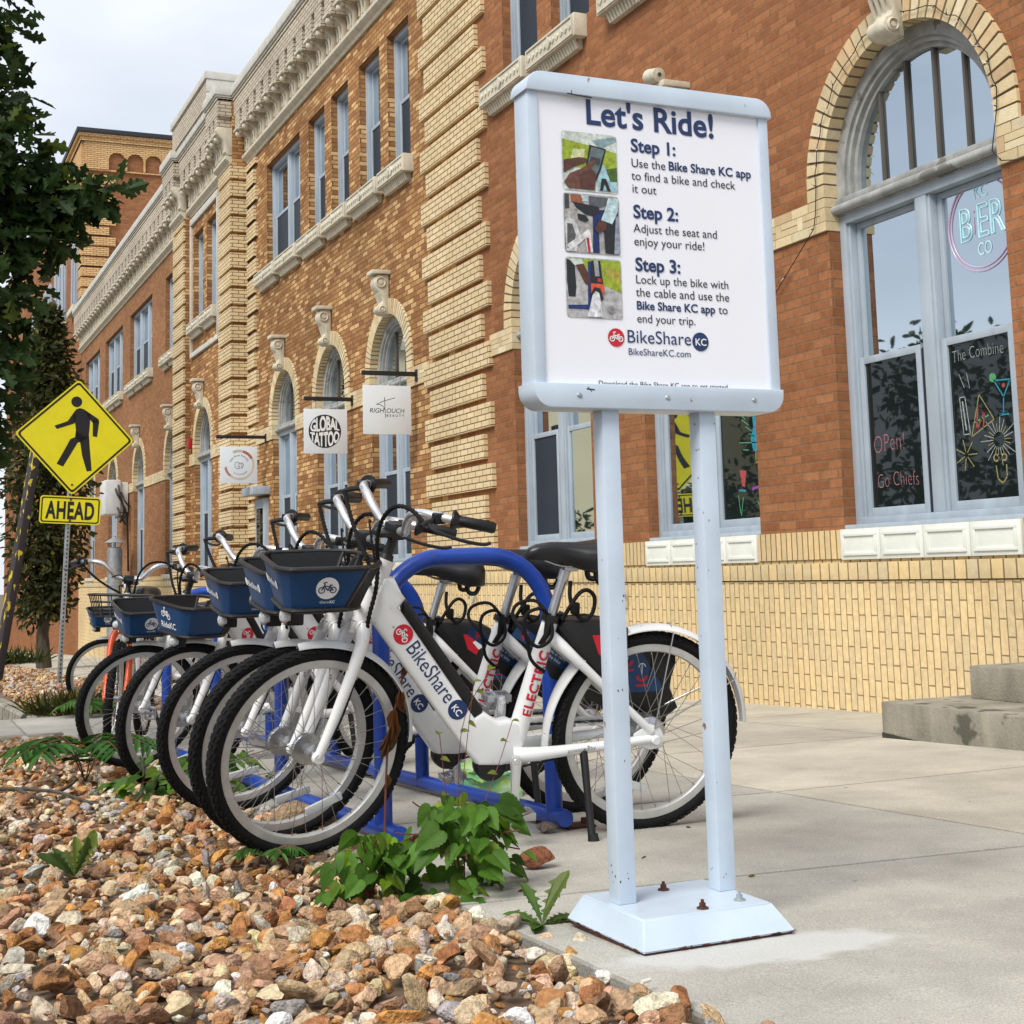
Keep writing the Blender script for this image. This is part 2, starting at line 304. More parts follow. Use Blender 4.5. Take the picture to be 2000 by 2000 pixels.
    def line(s, fn, pts, wd, col=None, mi=0):
        for (x0,y0),(x1,y1) in zip(pts, pts[1:]):
            d = math.hypot(x1-x0,y1-y0) or 1; nx, ny = -(y1-y0)/d*wd/2, (x1-x0)/d*wd/2; ex, ey = (x1-x0)/d*wd*.3, (y1-y0)/d*wd*.3
            s.add([fn(x0-ex+nx,y0-ey+ny), fn(x0-ex-nx,y0-ey-ny), fn(x1+ex-nx,y1+ey-ny), fn(x1+ex+nx,y1+ey+ny)], [(0,1,2,3)], col, mi, None, False)
        return s
    def mesh(s, name, mats, origin=None, sharp=40):
        me = bpy.data.meshes.new(name)
        V = s.v if origin is None else [(x-origin[0], y-origin[1], z-origin[2]) for x, y, z in s.v]
        me.from_pydata(V, [], s.f); mats = mats if isinstance(mats,(list,tuple)) else [mats]
        for m in mats: me.materials.append(m)
        me.polygons.foreach_set('use_smooth', s.sm)
        if len(mats) > 1: me.polygons.foreach_set('material_index', s.m)
        if any(c is not None for c in s.c):
            at = me.attributes.new('col','FLOAT_COLOR','CORNER'); arr = []
            for f, c in zip(s.f, s.c): arr += [*(c or (.5,.5,.5)),1]*len(f)
            at.data.foreach_set('color', arr)
        me.validate(); 
        if any(s.sm): me.set_sharp_from_angle(angle=R(sharp))
        me.update(); return me
    def build(s, name, mats, parent=None, origin=None, sharp=40, Mloc=None):
        if origin is None and parent is not None and 'org' in parent: origin = tuple(parent['org'])
        o = bpy.data.objects.new(name, s.mesh(name, mats, origin, sharp)); COL.objects.link(o)
        if parent is not None: o.parent = parent
        if Mloc is not None: o.matrix_local = Mloc
        return o
_TX = {}
def text_geo(t, bold=0, align='LEFT', sp=1):
    k = (t, bold, align, sp)
    if k not in _TX:
        cu = bpy.data.curves.new('t','FONT'); cu.body = t; cu.size = 1; cu.offset = bold; cu.align_x = align; cu.space_character = sp; cu.resolution_u = 4
        ob = bpy.data.objects.new('t', cu); me = bpy.data.meshes.new_from_object(ob)
        _TX[k] = ([(v.co.x, v.co.y) for v in me.vertices], [tuple(p.vertices) for p in me.polygons])
        bpy.data.objects.remove(ob); bpy.data.curves.remove(cu); bpy.data.meshes.remove(me)
    return _TX[k]
def text_w(t, bold=0, sp=1): return max(x for x, y in text_geo(t, bold, 'LEFT', sp)[0])
def plate_geo(outer, holes, t):
    """flat polygon with holes, thickness t (centred): verts (u,v,w), faces"""
    cu = bpy.data.curves.new('p','CURVE'); cu.dimensions = '2D'; cu.fill_mode = 'BOTH'; cu.extrude = t/2
    for lp in [outer]+list(holes):
        s = cu.splines.new('POLY'); s.points.add(len(lp)-1); s.use_cyclic_u = True
        for p, q in zip(s.points, lp): p.co = (q[0], q[1], 0, 1)
    ob = bpy.data.objects.new('p', cu); me = bpy.data.meshes.new_from_object(ob)
    r = ([tuple(v.co) for v in me.vertices], [tuple(p.vertices) for p in me.polygons])
    bpy.data.objects.remove(ob); bpy.data.curves.remove(cu); bpy.data.meshes.remove(me); return r
def tag(o, label=None, cat=None, group=None, kind=None):
    for k, v in (('label',label),('category',cat),('group',group),('kind',kind)):
        if v: o[k] = v
    return o
def empty(name, loc, label, cat, group=None, rz=0, org=False):
    o = bpy.data.objects.new(name, None); COL.objects.link(o); o.location = loc; o.rotation_euler = (0,0,rz); o.empty_display_size = .2
    if org: o['org'] = tuple(loc)
    return tag(o, label, cat, group)
def copy_tree(o, parent=None):
    c = o.copy(); COL.objects.link(c)
    if parent is not None: c.parent = parent
    for ch in [q for q in bpy.data.objects if q.parent == o and q != c]: copy_tree(ch, c)
    return c
def np_mesh(name, V, F, cols, mat_, smooth=False):
    """fast mesh: V (n,3), F list of index arrays (m,k) of one size each; cols per vertex (n,3)"""
    me = bpy.data.meshes.new(name); V = np.asarray(V, np.float32)
    me.vertices.add(len(V)); me.vertices.foreach_set('co', V.ravel())
    loops = np.concatenate([f.ravel() for f in F]).astype(np.int32); tot = np.concatenate([np.full(len(f), f.shape[1], np.int32) for f in F])
    st = np.concatenate([[0], np.cumsum(tot)[:-1]]).astype(np.int32)
    me.loops.add(len(loops)); me.loops.foreach_set('vertex_index', loops)
    me.polygons.add(len(tot)); me.polygons.foreach_set('loop_start', st); me.polygons.foreach_set('loop_total', tot)
    me.polygons.foreach_set('use_smooth', np.full(len(tot), smooth, bool))
    if cols is not None:
        at = me.attributes.new('col','FLOAT_COLOR','POINT'); at.data.foreach_set('color', np.concatenate([cols, np.ones((len(V),1))],1).astype(np.float32).ravel())
    me.materials.append(mat_); me.update(); me.validate(); return me
def gz(y): return -.032*(y-3)
# ------------------------------------------------------------------ ground
def sheet(name, quads, m, kind='structure', cols=None):
    b = MB()
    for i, q in enumerate(quads): b.add(q, [tuple(range(len(q)))], cols[i] if cols else None, 0, None, False)
    o = b.build(name, m); o['kind'] = kind; return o
def gq(x0,x1,y0,y1,dz=0): return [(x0,y0,gz(y0)+dz),(x1,y0,gz(y0)+dz),(x1,y1,gz(y1)+dz),(x0,y1,gz(y1)+dz)]
zf = gz(130)-.25
sheet('ground', [gq(-160,160,-60,130,-.25), [(-160,130,zf),(160,130,zf),(160,900,zf),(-160,900,zf)], [(-900,-60,gz(-60)-.25),(-160,-60,gz(-60)-.25),(-160,900,zf),(-900,900,zf)]], SOIL)
sheet('road', [gq(-11,1.28,11.3,130,-.13), gq(-11,-2.6,-40,11.3,-.13)], ASPH)
# sidewalk slabs with open joints
b = MB(); base = (.50,.465,.385); cool = (.455,.44,.39)
ys = [-6,-4.4,-2.8,-1.2,.35,1.9,3.46,5.04,6.7,8.4,10.1,11.2]+[11.2+1.75*i for i in range(1,45)]
for i in range(len(ys)-1):
    y0, y1 = ys[i]+.003, ys[i+1]-.003
    for x0, x1, c in ((1.42 if ys[i] < 11 else 2.6,3.33,cool),(3.336,5.2,base),(5.206,6.25,base)):
        if x0 < 2 and i == 10: pass
        k = random.uniform(.94,1.05); sh = -.10 if x1 < 3.4 and ys[i] < 11 else 0
        P = []
        for x, y in ((x0,y0),(x1,y0),(x1,y1),(x0,y1)):
            yy = y+sh*(x-3.33); P.append((x,yy,gz(yy)))
        Q = [(x,y,z-.12) for x,y,z in P]
        ins = [(P[0][0]+.006,P[0][1]+.006,P[0][2]),(P[1][0]-.006,P[1][1]+.006,P[1][2]),(P[2][0]-.006,P[2][1]-.006,P[2][2]),(P[3][0]+.006,P[3][1]-.006,P[3][2])]
        P2 = [(x,y,z-.006) for x,y,z in P]; cc = tuple(q*k for q in c)
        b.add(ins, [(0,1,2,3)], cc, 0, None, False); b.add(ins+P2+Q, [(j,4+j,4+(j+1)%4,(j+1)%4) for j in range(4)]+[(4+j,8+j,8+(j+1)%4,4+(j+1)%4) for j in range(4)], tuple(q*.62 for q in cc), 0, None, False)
# walkway between the two gravel beds
for x0, x1 in ((-.5,1.1),(1.11,2.59)):
    b.box((( x0+x1)/2,12.3,gz(12.3)-.06),(x1-x0-.01,2.0,.12), None, .006, cool)
o = b.build('sidewalk', CONC); o['kind'] = 'structure'
sheet('joint_dirt', [gq(1.3,6.3,-6,90,-.05)], SOIL)
# kerb round the far bed, and along the near one
b = MB()
def kerb(P, wd=.16, h=.15):
    for (x0,y0),(x1,y1) in zip(P, P[1:]):
        n = max(1,int(math.hypot(x1-x0,y1-y0)/1.5))
        for i in range(n):
            a0, a1 = i/n, (i+1)/n
            A = Vector((x0+(x1-x0)*a0, y0+(y1-y0)*a0, 0)); B_ = Vector((x0+(x1-x0)*a1, y0+(y1-y0)*a1, 0)); d = (B_-A).normalized(); A += d*.003; B_ -= d*.003; nrm = Vector((-d.y,d.x,0))*wd/2
            V = []
            for p in (A,B_):
                g_ = gz(p.y)
                for q, z in ((-1,-.14),(1,-.14),(1,.0),(.8,.022),(-.75,.022),(-1,.0)): V.append((p.x+nrm.x*q, p.y+nrm.y*q, g_+z))
            b.add(V, [(j,(j+1)%6,6+(j+1)%6,6+j) for j in range(6)]+[(5,4,3,2,1,0),(6,7,8,9,10,11)], None, 0, None, False)
kerb([(1.35,36),(1.35,14.2)]); kerb([(1.38,14.15),(1.55,13.6),(1.95,13.38),(2.6,13.36)]); kerb([(1.3,11.25),(-2.5,11.25)]); kerb([(-2.55,11.2),(-2.55,-6)])
o = b.build('kerb', CONCOLD); o['kind'] = 'structure'
# gravel bed soil
def bump_xy(x,y): return .018*math.sin(x*3.1+y*1.7)+.012*math.sin(x*7.3-y*4.1)
def bedz(x,y):
    if y < 11.3: return gz(y)-.012+bump_xy(x,y)*.8
    return gz(y)+.03+.10*max(0,min(1,(x-1.4)*1.5))*max(0,min(1,(y-13.6)*.25))
b = MB()
for (x0,x1,y0,y1,nx,ny) in ((-2.5,1.46,-4,11.2,26,90),(1.42,2.75,13.45,36,8,40)):
    V = [(x0+(x1-x0)*i/nx, y0+(y1-y0)*j/ny, bedz(x0+(x1-x0)*i/nx, y0+(y1-y0)*j/ny)-.02) for j in range(ny+1) for i in range(nx+1)]
    b.add(V, [(j*(nx+1)+i, j*(nx+1)+i+1, (j+1)*(nx+1)+i+1, (j+1)*(nx+1)+i) for j in range(ny) for i in range(nx)])
o = b.build('bed_ground', SOIL); o['kind'] = 'structure'

# ------------------------------------------------------------------ main building
D = 6.2
bld = empty('brick_building', (D,20,-.6), 'long two-storey brick building with cream quoins, arched windows and bracketed cornice', 'building', org=True)
def bp(x): return x     # readability
def wall(name, X, y0, y1, z0, z1, holes, m, t=.36, parent=None):
    V, F = plate_geo([(y0,z0),(y1,z0),(y1,z1),(y0,z1)], holes, t)
    return MB().add([(X+t/2+w_, u, v) for u, v, w_ in V], F, None, 0, None, False).build(name, m, parent or bld)
def bbox(b, x0,x1,y0,y1,z0,z1, bev=0, col=None, mi=0): return b.box(((x0+x1)/2,(y0+y1)/2,(z0+z1)/2),(abs(x1-x0),abs(y1-y0),abs(z1-z0)),None,bev,col,mi)
def arc(yc,zc,r,n,a0=0,a1=math.pi): return [(yc+r*math.cos(a0+(a1-a0)*i/n), zc+r*math.sin(a0+(a1-a0)*i/n)) for i in range(n+1)]
def arch_hole(yc,hw,z0,zs): return [(yc-hw,z0),(yc+hw,z0)]+arc(yc,zs,hw,28)
def cream(): 
    k = random.uniform(.88,1.1); t = random.random()
    c = (.62,.50,.30) if t < .6 else ((.66,.56,.37) if t < .85 else (.58,.42,.24))
    return tuple(q*k for q in c)
def voussoirs(yc,hw,ro,zs,zb,X,par,n=34):
    hw -= .007
    b = MB(); x0, x1 = X-.025, X+.13
    for i in range(n):
        a0, a1 = math.pi*i/n+.010, math.pi*(i+1)/n-.010
        pts = [(hw,a0),(ro,a0),(ro,a1),(hw,a1)]; V = [(x, yc+r*math.cos(a), zs+r*math.sin(a)) for x in (x0,x1) for r, a in pts]
        b.add(V, [(0,1,2,3),(7,6,5,4),(0,4,5,1),(1,5,6,2),(2,6,7,3),(3,7,4,0)], cream(), 0, None, False)
    k = max(1,round((zs-zb)/.0677))
    for s in (-1,1):
        for i in range(k):
            z0 = zb+(zs-zb)*i/k+.004; z1 = zb+(zs-zb)*(i+1)/k-.004
            bbox(b, x0,x1, yc+s*hw, yc+s*ro, z0, z1, 0, cream())
    r = MB(); A = arc(yc,zs,hw+.004,30); B_ = arc(yc,zs,ro-.006,30)
    V = [(X-.014,y,z) for y,z in A+B_]+[(X+.128,y,z) for y,z in A]; n2 = len(A)
    r.add(V, [(i,i+1,n2+i+1,n2+i) for i in range(n2-1)]+[(i,i+1,2*n2+i+1,2*n2+i) for i in range(n2-1)], None, 0, None, False)
    o = b.build('window_arch', CREAMB, par); m_ = r.build('arch_mortar', MORTAR, o, origin=tuple(bld['org'])); return o
def keystone(yc,zb,zt,X,par):
    """scrolled console: big volute on top, small scroll at foot, cap slab"""
    b = MB(); H = zt-zb; wd = .195
    prof = [(0,0),(.10,0),(.155,.03),(.17,.075),(.15,.12),(.10,.15),(.085,.2),(.10,.27),(.15,.33),(.19,.385),(.205,.45),(.19,.52),(.15,.56),(0,.56)]
    sc = H/.62*.92
    ax = lambda u,v,t: Vector((X-u*sc-.02, yc+t, zb+v*sc))
    b.prism(prof, -wd/2, wd/2, ax, None, .012)
    for s in (-1,1):
        for cu, cv, r in ((.115,.45,.082),(.10,.07,.05)):
            M = Matrix.Translation((X-cu*sc-.02, yc+s*(wd/2), zb+cv*sc)) @ Matrix.Rotation(R(90)*s,4,'X').inverted()
            b.lathe([(0,.018),(r*.35*sc,.018),(r*.45*sc,.004),(r*.7*sc,.004),(r*.8*sc,.022),(r*sc,.012),(r*sc,-.01)], 16, M)
    b.box((X-.13*sc, yc, zb+.6*sc-.005),(.27*sc,wd+.07,.055*sc),None,.008)
    b.box((X-.02, yc, zb+.3*sc),(.03,wd*.8,.62*sc),None,.006)
    for i in range(4): b.tube([(X-.09*sc-.005*i,yc-.08+.053*i,zb+.17*sc),(X-.135*sc-.02,yc-.08+.053*i,zb+.31*sc)], .014, 6)
    return b.build('keystone', STONE, par)
def sash(b, x, y0,y1,z0,z1, wd=.05, t=.04):
    bbox(b,x,x+t,y0,y0+wd,z0,z1,.004); bbox(b,x,x+t,y1-wd,y1,z0,z1,.004)
    bbox(b,x+.001,x+t-.001,y0+wd,y1-wd,z0,z0+wd*1.2,.004); bbox(b,x+.001,x+t-.001,y0+wd,y1-wd,z1-wd,z1,.004)
def pane(name, x, y0,y1,z0,z1, m, par):
    return MB().add([(x,y0,z0),(x,y1,z0),(x,y1,z1),(x,y0,z1)],[(3,2,1,0)],None,0,None,False).build(name, m, par, origin=tuple(bld['org']))
def dh_window(units, z0, z1, X, par, rev=.075, lower=None, gm=None, zm=None, fm=None, lab=None, proud=False):
    """double-hung window of one or more sashes side by side; units = list of (y0,y1)"""
    b = MB(); ya, yb = units[0][0], units[-1][1]; xf = X+rev
    zm = zm or z0+(z1-z0)*.5
    jw = .07 if proud else .045
    bbox(b,xf-.03,xf+.10,ya,ya+jw,z0,z1,.006); bbox(b,xf-.03,xf+.10,yb-jw,yb,z0,z1,.006)
    bbox(b,xf-.032,xf+.10,ya+jw,yb-jw,z1-.075,z1,.006); bbox(b,xf-.04,xf+.10,ya+jw,yb-jw,z0,z0+.05,.006)
    for (p,q),(r,s) in zip(units, units[1:]):
        bbox(b,xf-.028,xf+.10,q,r,z0+.05,z1-.075,.006)
        for e in (q-.0,r): bbox(b,xf-.012,xf+.09,e-.022,e+.022,z0+.05,z1-.075,.004)
    # stepped stop moulding
    for e0, e1 in ((ya+jw,ya+jw+.02),(yb-jw-.02,yb-jw)): bbox(b,xf-.008,xf+.09,e0,e1,z0+.05,z1-.075,.003)
    fr = None; panes = []
    for i,(p,q) in enumerate(units):
        a = p+(jw+.022 if i == 0 else .024); c = q-(jw+.022 if i == len(units)-1 else .024)
        sash(b, xf+.045, a, c, zm-.02, z1-.078, .042)
        sash(b, xf+.005 if proud else xf+.02, a+(.05 if proud else 0), c, z0+.052, zm+.03, .05)
        panes.append((a,c))
    w_ = b.build('window', fm or GREYP, par)
    if lab: w_['label'] = lab
    for i,(a,c) in enumerate(panes):
        pane('upper_pane', xf+.062, a+.03,c-.03,zm-.01,z1-.1, gm or GLASS, w_)
        pane('lower_pane' if lower is not SCREEN else 'insect_screen', xf+(.022 if proud else .035), a+.03,c-.03,z0+.08,zm+.01, (lower[len(panes)-1-i] if isinstance(lower,list) else lower) or GLASS, w_)
        if proud: pane('jamb_gap', xf+.012, a, a+.052, z0+.055, zm+.0, DARKF, w_)
    return w_
def lunette(yc,hw,zt,zs,X,par,nb=4,fm=None):
    """half-round top light over a moulded transom bar"""
    xf = X+.13; b = MB()
    for r0, r1, xa, xb in ((hw-.10,hw,xf-.04,xf+.1),(hw-.135,hw-.10,xf-.015,xf+.09),(hw-.17,hw-.135,xf+.02,xf+.09)):
        A = arc(yc,zs,r1,32); B_ = arc(yc,zs,r0,32); A = [(yc+r1,zt+.05)]+A+[(yc-r1,zt+.05)]; B_ = [(yc+r0,zt+.05)]+B_+[(yc-r0,zt+.05)]; n = len(A)
        V = [(xa,y,z) for y,z in A]+[(xa,y,z) for y,z in B_]+[(xb,y,z) for y,z in B_]
        b.add(V, [(i,i+1,n+i+1,n+i) for i in range(n-1)]+[(n+i,n+i+1,2*n+i+1,2*n+i) for i in range(n-1)])
    w_ = b.build('fanlight', fm or GREYO, par)
    t = MB(); bbox(t,xf-.07,xf+.1,yc-hw,yc+hw,zt+.01,zt+.06,.012); t.tube([(xf-.07,yc-hw,zt-.02),(xf-.07,yc+hw,zt-.02)],.034,12); bbox(t,xf-.05,xf+.1,yc-hw,yc+hw,zt-.06,zt+.012,.004); bbox(t,xf-.02,xf+.1,yc-hw,yc+hw,zt-.09,zt-.062,.004)
    t.build('transom_bar', GREYO, w_, origin=tuple(bld['org']))
    r = hw-.16; A = [(yc+r,zt+.055)]+arc(yc,zs,r,28)+[(yc-r,zt+.055)]
    MB().add([(xf+.055,y,z) for y,z in A],[tuple(range(len(A)))[::-1]],None,0,None,False).build('fanlight_pane', GLASS, w_, origin=tuple(bld['org']))
    mb = MB()
    for i in range(nb):
        y = yc-r+2*r*(i+1)/(nb+1); zt_ = zs+math.sqrt(max(0,r*r-(y-yc)**2)); bbox(mb,xf+.03,xf+.054,y-.012,y+.012,zt+.055,zt_,.003)
    mb.build('glazing_bar', LEAD, w_, origin=tuple(bld['org'])); return w_
def white_sill(y0,y1,n,X,par,z0=.86,z1=1.07):
    b = MB(); 
    for i in range(n):
        a, c = y0+(y1-y0)*i/n+.004, y0+(y1-y0)*(i+1)/n-.004
        bbox(b,X-.045,X+.1,a,c,z0,z1,.004)
        for p in ((a+.03,c-.03,z0+.028,z0+.05),(a+.03,c-.03,z1-.05,z1-.028),(a+.03,a+.05,z0+.05,z1-.05),(c-.05,c-.03,z0+.05,z1-.05)): bbox(b,X-.056,X-.04,*p,.002)
    b.build('window_sill', PANELW, par)
    s = MB(); bbox(s,X-.0,X+.16,y0,y1,z1+.001,z1+.03,.006); s.build('window_ledge', GREYP, par)
def orn_sill(y0,y1,X,par,z0=5.97,z1=6.2):
    b = MB(); bbox(b,X-.14,X+.1,y0,y1,z0,z1,.008)
    for p in ((y0+.03,y1-.03,z1-.035,z1-.018),(y0+.03,y1-.03,z0+.018,z0+.035),(y0+.03,y0+.05,z0+.035,z1-.035),(y1-.05,y1-.03,z0+.035,z1-.035)): bbox(b,X-.152,X-.138,*p,0)
    yc = (y0+y1)/2; n = int((y1-y0)/.1)
    for i in range(n):
        y = y0+.09+(y1-y0-.18)*i/(n-1); M = Matrix.Translation((X-.142,y,(z0+z1)/2)) @ Matrix.Rotation(R(45),4,'X'); s_ = .1 if abs(y-yc) < .06 else .055
        b.box((0,0,0),(.035 if s_ > .06 else .02,s_,s_),M,.004)
    n = int((y1-y0-.2)/.055)
    for i in range(n):
        y = y0+.12+(y1-y0-.24)*i/max(1,n-1); b.tube([(X-.085,y,z0+.002),(X-.045,y,z0-.085)],.024,6)
    bbox(b,X-.05,X+.05,y0+.1,y1-.1,z0-.09,z0,0)
    return b.build('window_sill', STONE, par)
def belt(y0,y1,X,par,zb=3.205):
    y0 -= .005; y1 += .005
    b = MB(); rows = ((zb,zb+.066,0),(zb+.172,zb+.238,0))
    for z0,z1,_ in rows:
        y = y0 - random.random()*.1
        while y < y1:
            a, c = max(y0,y+.004), min(y1,y+.213)
            if c-a > .01: bbox(b,X-.022,X+.12,a,c,z0,z1,0,cream())
            y += .2165
    y = y0
    while y < y1:
        for dy, ww, zz in ((0,.066,((.07,.168),)),(.07,.205,((.07,.116),(.122,.168)))):
            for q in zz:
                a, c = y+dy, min(y1,y+dy+ww)
                if c-a > .01: bbox(b,X-.022,X+.12,a,c,zb+q[0],zb+q[1],0,cream())
        y += .28
    r = MB(); bbox(r,X-.012,X+.1,y0+.003,y1-.003,zb+.003,zb+.235); o = b.build('belt_course', CREAMB, par); r.build('belt_mortar', MORTAR, o, origin=tuple(bld['org']))
def quoins(ya,yb,yc,yd,X,z0,z1,par,ret=None,jy=None):
    """cream brick blocks: wide (ya,yb) and narrow (yc,yd) in turn; ret = depth of a return face at the near end"""
    b = MB(); z = z0; i = 0
    while z < z1:
        p, q = (ya,yb) if i%2 == 0 else (yc,yd)
        zt = min(z+.272,z1)
        if jy:
            bbox(b,X-.05,X+.05,p,jy-.006,z,zt); bbox(b,X-.05,X+.05,jy+.006,q,z,zt)
        elif ret: bbox(b,X-.05,X+ret,p-.045,q,z,zt)
        else: bbox(b,X-.05,X+.05,p,q,z,zt)
        z += .338; i += 1
    return b.build('quoin_blocks', CREAM, par)

# --- openings
HW = .875; SP = 3.54
bar = [7.47,10.27,13.07]; cen = [18.05,20.73,23.44]; lw = [33.42,37.95,42.45,46.95]; nbw = 29.0
XN, XP = 6.0, 5.9
up_r = [(11.93,12.78),(13.12,14.02)]; up_r2 = [(9.35,10.2),(10.55,11.4)]
up_c = [[(17.05,17.92)],[(18.25,19.17)],[(19.69,20.56)],[(20.91,21.83)],[(22.34,23.38),(23.48,24.52)]]
up_l = [[(32.9,33.45),(33.55,34.28)],[(36.1,37.15),(37.3,38.35),(38.5,39.5)],[(40.8,41.85),(42.0,42.95),(43.1,44.1)],[(45.26,46.3),(46.45,47.45),(47.6,48.56)]]
up_n = [(27.72,28.62),(28.98,29.92)]
def rect(y0,y1,z0,z1): return [(y0,z0),(y1,z0),(y1,z1),(y0,z1)]
ZB = 1.07
wall('red_wall', D, 1.5, 15.55, ZB, 9.82, [arch_hole(y,HW,ZB+.0001,SP) for y in bar]+[rect(*u,6.2,8.1) for u in up_r+up_r2], RED)
wall('tan_wall', D+.001, 15.55, 25.95, .86, 9.82, [arch_hole(y,.76,1.0,SP) for y in cen]+[rect(u[0][0],u[-1][1],6.2,8.1) for u in up_c], ORANGE)
wall('tan_wall', XN, 26.9, 30.35, .86, 9.82, [arch_hole(nbw,.78,1.0,SP)]+[rect(*u,6.15,8.05) for u in up_n], ORANGE, .5)
wall('red_wall', D, 31.5, 49.6, .95, 9.82, [arch_hole(y,.82,1.0,SP) for y in lw]+[rect(u[0][0],u[-1][1],6.1,8.0) for u in up_l], RED2)
for a, c in ((25.91,26.95),(30.3,31.55)): b = MB(); bbox(b,XP,D+.3,a,c,-1.8,9.82); b.build('pilaster', ORANGE, bld)
# base of upright bricks, header course, soldier course
b = MB(); bbox(b,D-.03,D+.3,1.5,49.6,-2.4,.715); bbox(b,XN-.03,D,26.95,30.3,-2,.715); b.build('brick_base', CREAMV, bld)
b = MB(); bbox(b,D-.045,D+.3,1.5,49.6,.722,.84,.004); bbox(b,D-.02,D+.3,1.5,49.6,.84,.866); bbox(b,XN-.045,D,26.95,30.3,.722,.84); b.build('header_course', HEADER, bld)
cur = 1.5
for y in bar+[99]:
    e = min(y-HW-.005,15.55)
    if e > cur: b = MB(); bbox(b,D-.035,D+.3,cur,e,.868,1.069); b.build('soldier_course', SOLDIER, bld)
    cur = y+HW+.005
b = MB(); bbox(b,D-.035,D+.3,31.6,49.6,.868,.96); b.build('soldier_course', SOLDIER, bld)
# bar windows
for i, y in enumerate(bar):
    voussoirs(y,HW,1.07,SP,3.445,D,bld); keystone(y,4.30,4.95,D,bld)
    dh_window([(y-HW,y-.055),(y+.055,y+HW)], ZB+.03, 3.32, D, bld, .13, GLASSD if i == 0 else ([GLASS,GLASSD] if i == 1 else [SCREEN,GLASS]), GLASS, 2.24, None, 'tall double-hung window with dark lower sashes', True)
    lunette(y,HW,3.37,SP,D,bld); white_sill(y-HW+.0,y+HW-.0,4,D,bld)
for a, c in ((1.5,bar[0]-HW),(bar[0]+HW,bar[1]-HW),(bar[1]+HW,bar[2]-HW),(bar[2]+HW,14.55),(16.55,cen[0]-.76),(cen[0]+.76,cen[1]-.76),(cen[1]+.76,cen[2]-.76),(cen[2]+.76,25.9),(31.6,lw[0]-.82),(lw[0]+.82,lw[1]-.82),(lw[1]+.82,lw[2]-.82),(lw[2]+.82,lw[3]-.82),(lw[3]+.82,49.6)): belt(a,c,D,bld)
belt(26.95,nbw-.78,XN,bld); belt(nbw+.78,30.3,XN,bld)
for y in cen:
    voussoirs(y,.76,.96,SP,3.445,D,bld,38); keystone(y,4.28,4.92,D,bld)
    dh_window([(y-.76,y-.05),(y+.05,y+.76)], 1.0, 3.32, D, bld, .13, SCREEN, GLASS, 2.2); lunette(y,.76,3.37,SP,D,bld,2)
    b = MB(); bbox(b,D-.06,D+.12,y-.8,y+.8,.88,1.0,.01); b.build('window_sill', STONE, bld)
voussoirs(nbw,.78,.96,SP,3.445,XN,bld,30); keystone(nbw,4.28,4.92,XN,bld); dh_window([(nbw-.78,nbw-.05),(nbw+.05,nbw+.78)],1.0,3.32,XN,bld,.13,SCREEN,GLASS,2.2); lunette(nbw,.78,3.37,SP,XN,bld,2)
for y in lw:
    voussoirs(y,.82,1.0,SP,3.445,D,bld,26); keystone(y,4.28,4.92,D,bld); dh_window([(y-.82,y-.05),(y+.05,y+.82)],1.0,3.32,D,bld,.13,SCREEN,GLASS,2.2); lunette(y,.82,3.37,SP,D,bld,2)
    b = MB(); bbox(b,D-.08,D+.12,y-.88,y+.88,.90,1.0,.01)
    for k in range(5): bbox(b,D-.05,D,y-.7+.3*k,y-.58+.3*k,.74,.9,.01)
    b.build('window_sill', STONE, bld)
# upper windows
for u in up_r+up_r2: dh_window([u],6.2,8.1,D,bld,.13,SCREEN,GLASS)
for a, c in ((11.99,13.14),(13.24,14.41),(9.1,10.26),(10.36,11.52)): orn_sill(a,c,D,bld)
for u in up_c: dh_window(u,6.2,8.1,D,bld,.13,SCREEN,GLASS)
for a, c in ((16.95,18.02),(18.12,19.42),(19.52,20.72),(20.82,22.12),(22.22,23.52),(23.62,24.95)): orn_sill(a,c,D,bld)
for u in up_l: dh_window(u,6.1,8.0,D,bld,.13,SCREEN,GLASS); n = len(u); [orn_sill(u[0][0]-.15+(u[-1][1]-u[0][0]+.3)*k/n, u[0][0]-.17+(u[-1][1]-u[0][0]+.3)*(k+1)/n, D, bld, 5.87, 6.1) for k in range(n)]
for u in up_n: dh_window([u],6.15,8.05,XN,bld,.13,SCREEN,GLASS)
orn_sill(27.55,28.75,XN,bld,5.92,6.15); orn_sill(28.85,30.05,XN,bld,5.92,6.15)
b = MB()   # raised moulding round the paired windows of the entrance bay
for p in ((27.45,30.15,8.28,8.42),(27.45,30.15,5.45,5.55),(27.45,27.53,5.55,8.28),(30.07,30.15,5.55,8.28)): bbox(b,XN-.05,XN+.05,*p,.01)
b.build('window_surround', COPING, bld)
# quoins
quoins(14.51,16.58,14.73,16.39,D,1.08,9.8,bld,None,15.55)
quoins(25.17,25.86,25.32,25.86,D,.9,8.45,bld)
quoins(25.91,26.9,25.91,26.9,XP,-.9,8.45,bld,.28)
quoins(30.35,31.5,30.35,31.5,XP,-1.1,8.45,bld,.2)
quoins(31.6,32.3,31.6,32.1,D,.98,8.45,bld)
